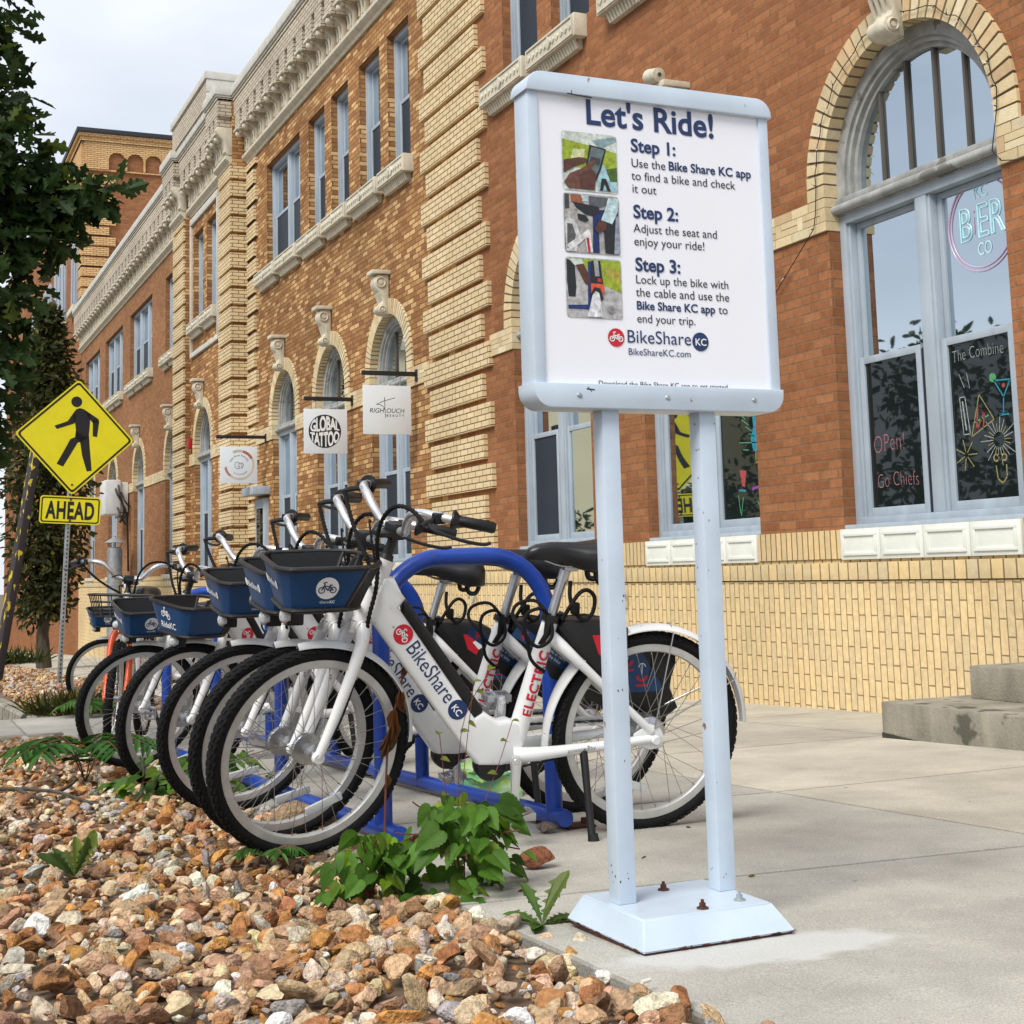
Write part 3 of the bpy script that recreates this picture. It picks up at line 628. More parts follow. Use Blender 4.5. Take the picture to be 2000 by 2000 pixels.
# cornice
def cornice(y0,y1,X,sp,near=True):
    st = MB(); st.prism([(0,8.5),(-.03,8.5),(-.05,8.54),(-.09,8.57),(-.12,8.60),(-.12,8.655),(0,8.655)],y0,y1,lambda u,v,t: Vector((X+u,t,v))); st.build('string_course', STONE, bld)
    n = max(1,round((y1-y0)/sp)); sp = (y1-y0)/n
    f = MB(); bbox(f,X-.27,X+.3,y0,y1,9.40,9.8); bbox(f,X-.285,X,y0,y1,9.70,9.735)
    for i in range(n):
        yc = y0+sp*(i+.5); bbox(f,X-.265,X+.2,yc-sp*.34,yc+sp*.34,9.05,9.401)
        k = MB(); pr = [(0,8.66),(-.05,8.66),(-.085,8.69),(-.09,8.75),(-.075,8.82),(-.085,8.90),(-.13,8.97),(-.20,9.01),(-.26,9.03),(-.27,9.09),(0,9.09)]
        k.prism(pr, yc-.10, yc+.10, lambda u,v,t: Vector((X+u,t,v)), None, .012)
        k.box((X-.16,yc,9.065),(.30,.27,.05),None,.008)
        bm = bmesh.new(); bmesh.ops.create_icosphere(bm, subdivisions=2, radius=.068); k.bm(bm, None, 0, Matrix.Translation((X-.235,yc,8.985)))
        for s in (-1,1):
            bm = bmesh.new(); bmesh.ops.create_icosphere(bm, subdivisions=1, radius=.04); k.bm(bm, None, 0, Matrix.Translation((X-.225,yc+s*.085,9.02)))
            k.tube([(X-.10,yc+s*.06,8.70),(X-.098,yc+s*.06,8.80),(X-.115,yc+s*.06,8.90)],.016,6)
        k.build('cornice_bracket', STONE, bld)
    f.build('parapet', PARAPET, bld)
    c = MB(); y = y0-.03
    while y < y1+.03:
        e = min(y+1.2,y1+.03); bbox(c,X-.33,X+.32,y,e-.006,9.80,9.97,.015); y += 1.2
    bbox(c,X-.30,X,y0-.01,y1+.01,9.765,9.80); c.build('coping', COPING, bld)
cornice(14.2,25.9,D,.53); cornice(31.6,49.6,D,.545)
cornice(25.93,26.98,XP,.35); cornice(27.0,30.28,XN+.02,.55); cornice(30.3,31.58,XP,.42)
for y in (25.93,30.3):   # big scrolled console under each pilaster's parapet return
    b = MB(); b.prism([(0,0),(.10,.0),(.16,.06),(.15,.16),(.20,.30),(.30,.38),(.33,.46),(.30,.52),(0,.52)], y-.02, y+.2, lambda u,v,t: Vector((XP+.02-u,t,8.66+v)), None, .02); b.build('corner_console', STONE, bld)
b = MB(); bbox(b,5.66,6.4,27.02,30.55,9.97,10.47); b.build('raised_parapet', PARAPET, bld)
b = MB(); bbox(b,5.62,6.45,26.97,30.6,10.47,10.62,.015); bbox(b,5.65,6.42,26.99,27.02,9.975,10.2,.01); bbox(b,5.65,6.42,26.99,27.02,10.21,10.468,.01); b.build('coping', COPING, bld)
b = MB(); bbox(b,D+.3,20,1.5,49.5,9.2,9.35); bbox(b,D+.3,20,1.5,1.7,-2,9.2); bbox(b,19.8,20,1.7,49.5,-3,9.2); b.build('unseen_roof', COPING, bld)  # roof and back walls out of view, put in to block light
# door and hood in the corner by the pilaster
b = MB(); bbox(b,D-.08,D+.02,24.52,25.16,-.75,2.22,.006); d_ = b.build('door', GREYP, bld)
b = MB(); bbox(b,D-.085,D-.078,24.62,25.06,.2,2.05); b.build('door_glass', GLASSD, d_, origin=tuple(bld['org']))
b = MB(); bbox(b,D-.30,D+.02,24.42,25.26,2.28,2.42,.01); b.build('door_hood', GREYP, bld)

# --- taller block beyond
twr = empty('brick_tower', (D,49.8,-1.5), 'tall red brick block with cream quoin corner and three blind arches, beyond the low wing', 'building', org=True)
b = MB(); bbox(b,6.2,22,49.7,80,-3,16.0); b.build('wall', RED, twr)
holes = [ [(y-.28,14.7),(y+.28,14.7)]+arc(y,15.25,.28,14) for y in (7.31,7.93,8.55)]
V, F = plate_geo([(6.2,14.9),(7.03,14.9)]+sum([[(y-.28,14.9)]+arc(y,15.25,.28,14)[::-1]+[(y+.28,14.9)] for y in (7.31,7.93,8.55)],[])+[(8.83,14.9),(22,14.9),(22,16.0),(6.2,16.0)],[],.12)
MB().add([(u,49.66+w_,v) for u,v,w_ in V],F,None,0,None,False).build('arcaded_frieze', TAN, twr)
b = MB(); bbox(b,6.08,22,49.55,80,15.85,16.02); bbox(b,6.0,22,49.48,80,16.02,16.12); bbox(b,6.15,22,49.62,80,14.86,14.9); bbox(b,6.13,6.2,49.7,80,14.9,15.85); b.build('cornice', TAN, twr)
b = MB(); bbox(b,5.95,22,49.42,80,16.12,16.28,.01); b.build('roof_edge', DARKF, twr)
b = MB(); z = 9.0; i = 0
while z < 14.5:
    w_ = 1.08 if i%2 else .86
    bbox(b,6.14,6.2+w_,49.60,50.5 if i%2 else 50.35,z,z+.29); z += .36; i += 1
b.build('quoin_blocks', TAN, twr)
for y0,y1 in ((50.75,52.1),(54.2,57.5),(59,61.6),(63.5,66)):
    n = 2 if y1-y0 < 2 else 3; ww = (y1-y0)/n
    bb = MB(); bbox(bb,6.12,6.22,y0-.05,y1+.05,10.35,12.7,.01); f_ = bb.build('window', GREYP, twr)
    bb = MB(); 
    for k in range(n): bbox(bb,6.105,6.13,y0+ww*k+.08,y0+ww*(k+1)-.08,10.45,12.6)
    bb.build('pane', GLASSD, f_, origin=tuple(twr['org']))
    bb = MB(); bbox(bb,6.0,6.2,y0-.2,y1+.2,10.15,10.35,.01); bb.build('window_sill', STONE, twr)
# ------------------------------------------------------------------ bicycles
CACHE = {}
def part(name, key, fn, mats, parent, Mloc=None, sharp=40, label=None):
    if key not in CACHE: b = MB(); fn(b); CACHE[key] = b.mesh(name, mats, None, sharp)
    o = bpy.data.objects.new(name, CACHE[key]); COL.objects.link(o); o.parent = parent
    if Mloc is not None: o.matrix_local = Mloc
    if label: o['label'] = label
    return o
RX = Matrix.Rotation(R(90),4,'X')          # lathe axis z -> -y
def smooth_path(P, n=6):
    P = [Vector(p) for p in P]; out = []
    for i in range(len(P)-1):
        p0, p1, p2, p3 = P[max(i-1,0)], P[i], P[i+1], P[min(i+2,len(P)-1)]
        for k in range(n):
            t = k/n; out.append(.5*((2*p1)+(p2-p0)*t+(2*p0-5*p1+4*p2-p3)*t*t+(3*p1-p0-3*p2+p3)*t**3))
    out.append(P[-1]); return out
def wrapped(b, P, r=.0068, n=10):
    Q = smooth_path(P, n); b.tube(Q, [r*(1.22 if i%2 else .86) for i in range(len(Q))], 7)
def bike_icon(b, fn, c, s, wd, col=None, mi=0, flip=1, rot=0):
    """line drawing of a bicycle, s = overall width"""
    cr, sr = math.cos(rot), math.sin(rot)
    g = lambda x, y: fn(c[0]+flip*(x*cr-y*sr)*s, c[1]+(x*sr+y*cr)*s)
    for x in (-.31,.31): b.disc(g,(x,-.12),.19,20,.19-wd/s,col=col,mi=mi)
    w_ = wd/s*1.1
    for P in ([(-.31,-.12),(-.16,.2),(-.22,.29)],[(-.22,.29),(-.13,.33),(-.06,.31)],[(-.2,.13),(.0,-.12),(.17,.13)],[(-.2,.13),(.15,.06)],[(.0,-.12),(.31,-.12),(.15,.06)],[(.1,.16),(.24,.16)]): b.line(g,P,w_,col,mi)
TYRE_R = .345
def f_tyre(b):
    r0, m_ = .3205, .0245; n = 16
    prof = [(r0+m_*math.cos(t)*(1.0 if math.cos(t) > 0 else .8), m_*.93*math.sin(t)) for t in [2*math.pi*i/n for i in range(n)]]
    b.lathe(prof, 72, RX, closed=True)
    for i in range(76):
        a = 2*math.pi*i/76
        for s in (-1,1):
            for q, rr, ln in ((.33,.0228,.011),(.95,.0238,.008)):
                t = s*q+.12*math.sin(i*1.7); c = (r0+(rr+.002)*math.cos(t)); y = (rr+.002)*math.sin(t)
                M = Matrix.Rotation(-a,4,'Y') @ Matrix.Translation((c-.0012,y,0)) @ Matrix.Rotation(t,4,'Z') @ Matrix.Rotation(s*R(24)*(1 if i%2 else .6),4,'X')
                b.box((0,0,0),(.004,ln*1.15,.019),M)
def f_rim(b): b.lathe([(.303,-.013),(.303,.013),(.297,.0135),(.279,.012),(.275,.007),(.275,-.007),(.279,-.012),(.297,-.0135)],72,RX,closed=True)
def f_spokes(hr, wd):
    def f(b):
        for i in range(32):
            s = 1 if i%2 else -1; a = 2*math.pi*i/32; da = R(52)*(1 if (i//2)%2 else -1)
            P0 = (hr*math.cos(a+da), s*wd, hr*math.sin(a+da)); P1 = (.277*math.cos(a), s*.003, .277*math.sin(a))
            b.tube([P0,P1], .00125, 4, caps=False); b.tube([(.265*math.cos(a),s*.003,.265*math.sin(a)),P1],.0024,4,caps=False)
    return f
def f_hub_front(b):
    b.lathe([(.0,-.056),(.016,-.056),(.018,-.045),(.043,-.044),(.050,-.040),(.052,-.026),(.050,-.022),(.022,-.02),(.020,.022),(.034,.024),(.034,.029),(.012,.032),(.010,.058),(0,.058)][::-1],28,RX)
    for i in range(22): a = 2*math.pi*i/22; b.box((.046*math.cos(a),.033,.046*math.sin(a)),(.006,.004,.006))
    b.box((.03,.047,.05),(.018,.010,.11),Matrix.Rotation(R(20),4,'Y'),.004)
def f_hub_rear(b): b.lathe([(0,-.062),(.018,-.06),(.020,-.048),(.048,-.044),(.056,-.034),(.056,.03),(.05,.036),(.02,.04),(.018,.06),(0,.062)][::-1],28,RX)
def f_reflector(b): b.box((.19,.0,0),(.028,.012,.13),Matrix.Rotation(R(62),4,'Y'),.005)
def wheel(root, front, Mloc, spin):
    M = Mloc @ Matrix.Rotation(spin,4,'Y')
    w_ = part('wheel','rim',f_rim,RIMM,root,M)
    part('tyre','tyre',f_tyre,RUBBER,w_); part('spokes','spokes'+str(front),f_spokes(.032 if front else .05,.028),SPOKE,w_)
    part('hub','hub'+str(front),f_hub_front if front else f_hub_rear,ALU,w_,Matrix.Rotation(-spin,4,'Y')); part('reflector','refl',f_reflector,REFL,w_); return w_
def f_fork(b):
    for s in (-1,1):
        P = smooth_path([(.150,s*.026,.752),(.139,s*.05,.715),(.118,s*.060,.655),(.075,s*.062,.535),(.030,s*.060,.415),(.0,s*.058,.345)],5); n = len(P)
        b.tube(P,[.0235-.0085*(i/(n-1))**1.2 for i in range(n)],12)
        M = Matrix.Translation((0,s*.060,.345)) @ RX; b.lathe([(0,-.011),(.017,-.011),(.021,-.006),(.021,.006),(.017,.011),(0,.011)],16,M)
    b.tube([(.168,0,.80),(.150,0,.752),(.146,0,.735)],[.029,.031,.028],16); b.tube([(.148,-.04,.745),(.148,.04,.745)],.026,12)
def f_fend(a0,a1,r,wd,n=40):
    def f(b):
        V = []; m = 7
        for k in range(2):
            for i in range(n+1):
                a = R(a0+(a1-a0)*i/n); e = min(1,.35+3*min(i,n-i)/n)
                for j in range(m):
                    q = -1+2*j/(m-1); rr = r-.016*q*q-(.004 if k else 0); V.append((rr*math.cos(a), q*wd/2*e, rr*math.sin(a)))
        F = []; o = (n+1)*m
        for i in range(n):
            for j in range(m-1): x = i*m+j; F += [(x,x+1,x+m+1,x+m),(o+x,o+x+m,o+x+m+1,o+x+1)]
        for i in range(n): F += [(i*m,i*m+m,o+i*m+m,o+i*m),(i*m+m-1,o+i*m+m-1,o+i*m+2*m-1,i*m+2*m-1)]
        b.add(V,F)
    return f
def f_ffender(b):
    f_fend(-2,100,.366,.062)(b)
    b.v = [(x,y,z+.345) for x,y,z in b.v]
    for s in (-1,1): b.prism([(.10,.735),(.155,.80),(.185,.77),(.165,.72)], s*.022-.003, s*.022+.003, lambda u,v,t: Vector((u,t,v)), None, 0)
def f_rfender(b):
    f_fend(3,183,.385,.070,56)(b); b.v = [(x+1.167,y,z+.33) for x,y,z in b.v]
def f_stays(b):
    for s in (-1,1):
        for a in (78,30): b.tube([(1.165,s*.074,.37),(1.167+.36*math.cos(R(a)),s*.036,.33+.36*math.sin(R(a))),(1.167+.388*math.cos(R(a+1)),s*.01,.33+.388*math.sin(R(a+1)))],.0028,6)
BAR = lambda s: [(.262,0,1.055),(.262,s*.05,1.055),(.253,s*.085,1.068),(.238,s*.12,1.105),(.234,s*.16,1.138),(.243,s*.21,1.150),(.268,s*.26,1.150),(.305,s*.30,1.145)]
def f_bar(b):
    P = smooth_path(BAR(-1)[::-1][:-1]+BAR(1),6); b.tube(P,.0150,12)
def f_grip(s):
    def f(b):
        P = [(.305,s*.30,1.145),(.312,s*.306,1.144),(.33,s*.318,1.142),(.405,s*.366,1.130),(.412,s*.371,1.129)]; b.tube(P,[.0165,.0165,.0175,.0185,.013],12)
        d = Vector((.1,s*.066,-.014)).normalized(); M = Matrix.Translation((.302,s*.298,1.145)) @ d.to_track_quat('Z','Y').to_matrix().to_4x4()
        b.lathe([(.013,-.006),(.030,-.006),(.033,0),(.030,.006),(.018,.018),(.017,.03)],20,M)
    return f
def f_lever(s):
    def f(b):
        b.box((.268,s*.268,1.146),(.04,.03,.034),Matrix.Translation((0,0,0)),.006)
        b.tube([(.268,s*.262,1.142),(.222,s*.275,1.136),(.20,s*.282,1.128)],[.010,.009,.007],8)
        b.tube(smooth_path([(.225,s*.275,1.135),(.235,s*.31,1.118),(.29,s*.36,1.098),(.35,s*.395,1.088),(.375,s*.408,1.094)],4),.0058,7)
    return f
def f_stem(b):
    b.tube([(.228,0,.952),(.236,0,.975)],[.027,.022],16); b.tube([(.235,0,.97),(.264,0,1.055)],.0165,14)
    b.box((.258,0,1.05),(.05,.06,.055),Matrix.Translation((0,0,0)),.008); b.box((.215,0,1.045),(.05,.07,.018),None,.006)
    for s in (-1,1): b.tube([(.232,s*.02,1.05),(.226,s*.02,1.05)],.006,8)
def f_cables(b):
    wrapped(b,[(.215,-.276,1.132),(.200,-.21,1.165),(.185,-.13,1.158),(.172,-.075,1.105),(.170,-.052,1.03),(.182,-.043,.95),(.178,-.045,.87),(.160,-.046,.79),(.150,-.05,.73)])
    wrapped(b,[(.205,.280,1.13),(.200,.235,1.085),(.192,.17,1.035),(.182,.10,.995),(.178,.04,.965),(.185,.02,.93)])
    b.tube(smooth_path([(.15,-.05,.73),(.13,-.07,.66),(.07,-.078,.48),(.02,-.07,.38)],5),.003,6)
    b.tube(smooth_path([(.22,.10,1.06),(.19,.05,1.075),(.175,.0,1.03),(.18,-.03,.95)],6),.004,6)
def f_frame(b):
    b.tube([(.150,0,.758),(.158,0,.778),(.225,0,.94),(.232,0,.957)],[.034,.0315,.030,.032],18)
    body = [(.19,.84),(.205,.885),(.222,.905),(.256,.898),(.292,.828),(.272,.802),(.538,.432),(.566,.452),(.600,.425),(.622,.413),(.655,.418),(.695,.40),(.715,.335),(.702,.292),(.665,.268),(.634,.262),(.551,.268),(.50,.335),(.19,.752),(.172,.79)]
    b.prism(body,-.034,.034,lambda u,v,t: Vector((u,t,v)),None,.016,seg=3)
    b.tube([(.690,0,.34),(.725,0,.47),(.775,0,.645),(.806,0,.748)],[.034,.031,.029,.027],18)
    for s in (-1,1):
        b.tube(smooth_path([(.672,s*.040,.300),(.74,s*.060,.306),(.82,s*.066,.311),(1.0,s*.068,.322),(1.160,s*.068,.333)],4),[.027-.011*min(1,i/12) for i in range(17)],12)
        b.tube(smooth_path([(.796,s*.012,.690),(.835,s*.040,.655),(.88,s*.058,.612),(.97,s*.064,.528),(1.10,s*.066,.408),(1.155,s*.067,.358)],4),[.024-.010*min(1,i/12) for i in range(21)],12)
        b.prism([(1.09,.352),(1.145,.385),(1.185,.372),(1.205,.335),(1.195,.30),(1.15,.296),(1.09,.318)],s*.067-.005,s*.067+.005,lambda u,v,t: Vector((u,t,v)),None,.003)
        M = Matrix.Translation((1.167,s*.078,.33)) @ RX; b.lathe([(0,-.012),(.013,-.012),(.017,-.006),(.017,.006),(.013,.012),(0,.012)],14,M)
_d = Vector((.584,-.812)); _n = Vector((.812,.584)); _P0 = Vector((.300,.822)); _P1 = Vector((.566,.452))
def f_battery(b):
    q = lambda p: (p.x,p.y)
    b.prism([q(_P0-_d*.012+_n*.0-_n*.012), q(_P0+_n*.003), q(_P1+_n*.003-_d*.006), q(_P1-_n*.006+_d*.004), q(_P1-_n*.040), q(_P0-_n*.034+_d*.03)],-.031,.031,lambda u,v,t: Vector((u,t,v)),None,.009)
    for s in (-1,1): b.tube([(_P0.x+.24*.584,s*.030,_P0.y-.24*.812-.012),(_P0.x+.24*.584,s*.033,_P0.y-.24*.812-.012)],.004,8)
def f_motor(b):
    b.lathe([(0,-.026),(.040,-.027),(.052,-.022),(.056,-.012),(.056,.02),(.050,.03),(0,.03)],28,Matrix.Translation((.600,0,.268)) @ RX)
    b.lathe([(0,-.054),(.026,-.054),(.030,-.046),(.030,-.02)],20,Matrix.Translation((.665,0,.294)) @ RX)
def f_chain(b):
    b.lathe([(.05,.066),(.078,.066),(.078,.072),(.05,.072)],36,Matrix.Translation((.665,0,.294)) @ RX @ Matrix.Scale(-1,4,(0,0,1)),closed=True)
    P = [(.665+.08*math.cos(R(a)),.07,.294+.08*math.sin(R(a))) for a in range(100,271,17)]; Q = [(1.167+.034*math.cos(R(a)),.07,.33+.034*math.sin(R(a))) for a in range(-85,91,25)]
    P2 = []
    for A, B_ in zip(P+Q, (P+Q)[1:]+[P[0]]):
        n = max(1,int((Vector(A)-Vector(B_)).length/.012))
        P2 += [Vector(A).lerp(Vector(B_),k/n) for k in range(n)]
    b.tube(P2,[.0055 if i%2 else .0035 for i in range(len(P2))],5,closed=True)
def f_chainguard(b): b.prism([(.60,.36),(.64,.395),(.72,.392),(1.16,.375),(1.20,.34),(1.16,.35),(.74,.365),(.69,.36)],.078,.083,lambda u,v,t: Vector((u,t,v)),None,.002)
def f_crank(s):
    def f(b):
        y = s*.082
        b.prism([(-.020,-.006),(-.018,-.02),(-.0145,-.10),(-.0155,-.16),(-.010,-.175),(.010,-.175),(.0155,-.16),(.0145,-.10),(.018,-.02),(.020,-.006),(.014,.014),(0,.02),(-.014,.014)],y-.008,y+.008,lambda u,v,t: Vector((u,t,v)),None,.005)
        for z in (0,-.16): b.lathe([(0,-.011),(.008,-.011),(.010,-.008),(.010,.011)],14,Matrix.Translation((0,y,z)) @ (RX if s < 0 else Matrix.Rotation(R(-90),4,'X')) @ Matrix.Scale(-1,4,(0,0,1)))
    return f
def f_pedal(s):
    def f(b):
        for dy in (.022,.082): b.box((0,s*(.085+dy),-.16),(.088,.009,.026),None,.003)
        for dx in (-.040,.040): b.box((dx,s*.137,-.16),(.008,.062,.024),None,.002); b.box((dx*1.12,s*.137,-.16),(.004,.034,.017),None,.001)
        b.tube([(0,s*.085,-.16),(0,s*.165,-.16)],.010,10)
        for dx in (-.03,-.01,.01,.03):
            for dz in (-.014,.014): b.box((dx,s*.107,-.16+dz),(.006,.006,.006))
    return f
def f_post(b):
    b.tube([(.800,0,.73),(.850,0,.900)],.0165,14); b.tube([(.842,0,.872),(.852,0,.906)],.0195,14); b.tube([(.840,0,.915),(.905,0,.918)],.009,8); b.box((.868,0,.912),(.05,.03,.02),None,.005)
    for s in (-1,1): b.tube(smooth_path([(.77,s*.018,.945),(.83,s*.022,.925),(.90,s*.022,.925),(.95,s*.04,.945)],3),.004,6)
def f_clamp(b):
    b.tube([(.800,0,.735),(.806,0,.757)],.0335,16); b.box((.84,0,.752),(.03,.018,.02),None,.004); b.tube([(.848,-.03,.757),(.848,.03,.757)],.007,8)
    b.prism([(.79,.77),(.80,.735),(.79,.70),(.765,.665),(.745,.668),(.765,.70),(.768,.735),(.77,.775)],-.045,-.036,lambda u,v,t: Vector((u,t,v)),None,.003)
def f_saddle(b):
    S = [(.712,.012,.972,.020),(.722,.022,.985,.030),(.75,.030,.996,.040),(.80,.036,1.002,.046),(.85,.050,1.000,.056),(.90,.078,.998,.068),(.945,.100,1.001,.078),(.985,.104,1.006,.082),(1.01,.092,1.000,.078),(1.022,.066,.988,.060)]
    V = []; n = 18
    for s, hw, zt, dp in S:
        for j in range(n):
            a = math.pi*(1.22-1.44*j/(n-1)); c, q = math.cos(a), math.sin(a)
            V.append((s, hw*(abs(c)**.7)*(1 if c > 0 else -1), zt-dp+dp*(abs(q)**.55)*(1 if q > 0 else -.35)))
    F = [(i*n+j,i*n+j+1,(i+1)*n+j+1,(i+1)*n+j) for i in range(len(S)-1) for j in range(n-1)]
    F += [tuple(range(n))[::-1], tuple((len(S)-1)*n+j for j in range(n))]+[(i*n,(i+1)*n,(i+1)*n+n-1,i*n+n-1) for i in range(len(S)-1)]
    b.add(V,F)
    for s in (-1,1): b.tube(smooth_path([(.99,s*.05,.92),(1.0,s*.05,.90),(.985,s*.05,.868),(.955,s*.045,.872),(.945,s*.04,.91)],4),.010,7)
def f_guard(b):
    P = [(.80,.70),(.84,.738),(.95,.745),(1.05,.725),(1.18,.655),(1.275,.612),(1.298,.595),(1.300,.555),(1.285,.51),(1.280,.47),(1.312,.40),(1.25,.355),(1.17,.36),(1.02,.42),(.83,.53),(.79,.62)]
    b.prism(P,.060,.066,lambda u,v,t: Vector((u,t,v)),None,.002)
    b.prism([(.826,.712),(.838,.742),(.93,.740),(1.01,.733),(1.075,.708),(1.075,.46),(1.03,.492),(.945,.575),(.87,.65)],-.040,.058,lambda u,v,t: Vector((u,t,v)),None,.012)
def f_glabel(b):
    fn = lambda x, y: Vector((x,.0585,y))
    def strip(p0,p1,w0,w1,mi):
        p0, p1 = Vector(p0), Vector(p1); d = (p1-p0).normalized(); n = Vector((-d.y,d.x)); b.add([fn(*(p0+n*w0)),fn(*(p1+n*w0)),fn(*(p1+n*w1)),fn(*(p0+n*w1))],[(0,1,2,3)],None,mi,None,False); return p0, d, n
    p0, d, n = strip((.70,.70),(.97,.515),-.022,.022,0)
    f2 = lambda x, y: Vector((p0.x+d.x*x+n.x*y,.0575,p0.y+d.y*x+n.y*y))
    for k, t in enumerate(('Plug cable in here','to lock the bike')): b.text(t,lambda x,y: f2(x+.10,y+.004-k*.017),.0165,0,'LEFT',1,None,None,1)
    b.line(f2,[(.07,0),(.03,0)],.006,None,2); b.line(f2,[(.045,.014),(.028,0),(.045,-.014)],.006,None,2)
    b.add([fn(*p) for p in ((1.09,.62),(1.16,.615),(1.245,.485),(1.245,.462),(1.08,.462))],[(0,1,2,3,4)],None,0,None,False)
    f3 = lambda x, y: Vector((x,.0575,y))
    for dx, dz in ((1.115,.575),(1.17,.52)): b.disc(f3,(dx,dz),.022,14,.012,math.pi,2*math.pi,None,2); b.line(f3,[(dx-.02,dz-.034),(dx+.02,dz-.034)],.008,None,2); b.line(f3,[(dx,dz+.006),(dx,dz+.04)],.003,None,1); b.disc(f3,(dx,dz+.03),.014,12,.011,0,math.pi,None,1)
    f4 = lambda x, y: Vector((x,-.0415,y))
    b.add([f4(*p) for p in ((.94,.690),(.975,.690),(1.02,.632),(1.005,.600),(.965,.625))],[(0,1,2,3,4)],None,2,None,False); b.add([Vector((x,-.0422,z)) for x,z in ((.985,.655),(1.03,.678),(1.055,.645),(1.015,.622))],[(0,1,2,3)],None,1,None,False)
def f_lock(b):
    b.tube(smooth_path([(.79,-.03,.755),(.745,-.06,.79),(.70,-.05,.77),(.695,-.055,.71),(.735,-.065,.665),(.785,-.06,.69),(.79,-.035,.745),(.76,.02,.80),(.70,.04,.79),(.68,.03,.75),(.70,-.045,.70),(.72,-.05,.62),(.77,-.045,.575)],6),.0062,7)
    b.tube(smooth_path([(.835,-.03,.745),(.855,-.045,.79),(.885,-.05,.835),(.915,-.05,.845),(.94,-.05,.82),(.935,-.05,.77),(.905,-.05,.745),(.875,-.045,.77),(.86,-.03,.82),(.868,-.01,.87)],6),.0072,7)
    b.box((.872,-.048,.785),(.03,.022,.04),None,.006)
def f_kick(b):
    b.tube([(.905,-.07,.318),(.906,-.085,.28),(.907,-.125,.16),(.908,-.165,.050),(.910,-.172,.028)],[.014,.014,.012,.014,.018],9); b.tube([(.910,-.168,.06),(.912,-.176,.026)],[.017,.022],8)
TOPR = [(.13,-.175),(-.085,-.178),(-.115,-.170),(-.140,-.140),(-.148,-.10),(-.148,.10),(-.140,.14),(-.115,.17),(-.085,.178),(.13,.175)]
BOTR = [(.075,-.125),(-.07,-.128),(-.095,-.118),(-.110,-.095),(-.114,-.07),(-.114,.07),(-.11,.095),(-.095,.118),(-.07,.128),(.075,.125)]
BZ0, BZ1 = .828, .958
def f_basket(b):
    n = len(TOPR); sh = lambda p, k: (p[0]*k+(.004 if k < 1 else 0), p[1]*k)
    Vo = [(x,y,BZ1) for x,y in TOPR]+[(x,y,BZ0) for x,y in BOTR]; Vi = [(x+.004*(1 if x<0 else 0),y*.975,BZ1) for x,y in TOPR]+[(x+.004*(1 if x<0 else 0),y*.97,BZ0+.004) for x,y in BOTR]
    b.add(Vo,[(i,i+1,n+i+1,n+i) for i in range(n-1)]+[tuple(range(n,2*n))],None,0,None,True)
    b.add(Vi,[(i+1,i,n+i,n+i+1) for i in range(n-1)]+[tuple(range(2*n-1,n-1,-1))],None,1,None,True)
def f_brim(b):
    b.tube(smooth_path([(x,y*1.02,BZ1+.002) for x,y in TOPR]+[(.185,.10,BZ1),(.195,0,BZ1),(.185,-.10,BZ1),(.13,-.178,BZ1+.002)],3)[:-1],.0085,8,closed=True)
    b.tube(smooth_path([(x,y*1.03,BZ0-.004) for x,y in BOTR]+[(.125,.08,BZ0-.006),(.13,0,BZ0-.006),(.125,-.08,BZ0-.006),(.075,-.128,BZ0-.004)],3)[:-1],.0085,8,closed=True)
    for s in (-1,1):
        b.tube([(.175,s*.125,BZ1),(.115,s*.095,BZ0-.004)],.0065,7); b.tube([(.13,s*.17,BZ1),(.072,s*.123,BZ0)],.0065,7)
        b.prism([(.150,BZ1-.012),(.172,BZ1-.012),(.122,BZ0),(.085,BZ0)],s*.122-.004,s*.122+.004,lambda u,v,t: Vector((u,t*(1-.9*(BZ1-v)),v)),None,.001)
    b.tube([(.14,-.11,.895),(.165,-.07,.89),(.165,.07,.89),(.14,.11,.895)],.006,7); b.tube([(.16,0,.89),(.20,0,.905)],.014,8)
    b.box((.03,0,BZ0-.016),(.16,.05,.014),None,.003)
SIDE = lambda x, y: (x, -(.178-.053*(BZ1-y)/(BZ1-BZ0))-.0015, y)
FRNT = lambda x, y: (-.1495+.034*(BZ1-y)/(BZ1-BZ0)-.0012, -x, y)
def f_blogo(kind, which):
    def f(b):
        if kind == 'ride':
            bike_icon(b,FRNT,(-.01,.915),.075,.0045,None,0,1,R(-12)); b.text('RideKC',lambda x,y: FRNT(x-.062,y+.848),.125/text_w('RideKC',.012),.012)
        else:
            if which == 1: b.disc(FRNT,(-.085,.898),.014,18); b.text('BikeShare',lambda x,y: FRNT(x-.068,y+.886),.12/text_w('BikeShare',.012),.012); b.disc(FRNT,(.070,.898),.014,18); b.text('KC',lambda x,y: FRNT(x*.9+.061,y+.893),.013,.02,'LEFT',1,None,None,1)
            if which == 1: return
            b.disc(SIDE,(.008,.896),.036,32); bike_icon(b,lambda x,y: tuple(Vector(SIDE(x,y))+Vector((0,-.0012,0))),(.008,.897),.058,.0032,None,1)
            b.text('BikeShare',lambda x,y: SIDE(x-.033,y+.846),.050/text_w('BikeShare'),0); b.text('KC',lambda x,y: SIDE(x+.019,y+.846),.0125,.03)
    return f
def f_wirebasket(b):
    for k in range(6): y = -.16+.064*k; b.tube([(-.15,y,BZ1),(-.12,y*.8,BZ0),(.10,y*.8,BZ0),(.13,y,BZ1)],.0035,5)
    for k in range(5):
        x = -.10+.052*k; b.tube([(x,-.17,BZ1),(x,-.13,BZ0),(x,.13,BZ0),(x,.17,BZ1)],.0035,5)
    for q in (0,.33,.66): b.tube([(Vector((*p,BZ1)).lerp(Vector((*r_,BZ0)),q)) for p, r_ in zip(TOPR,BOTR)],.0038 if q else .007,6,closed=True)
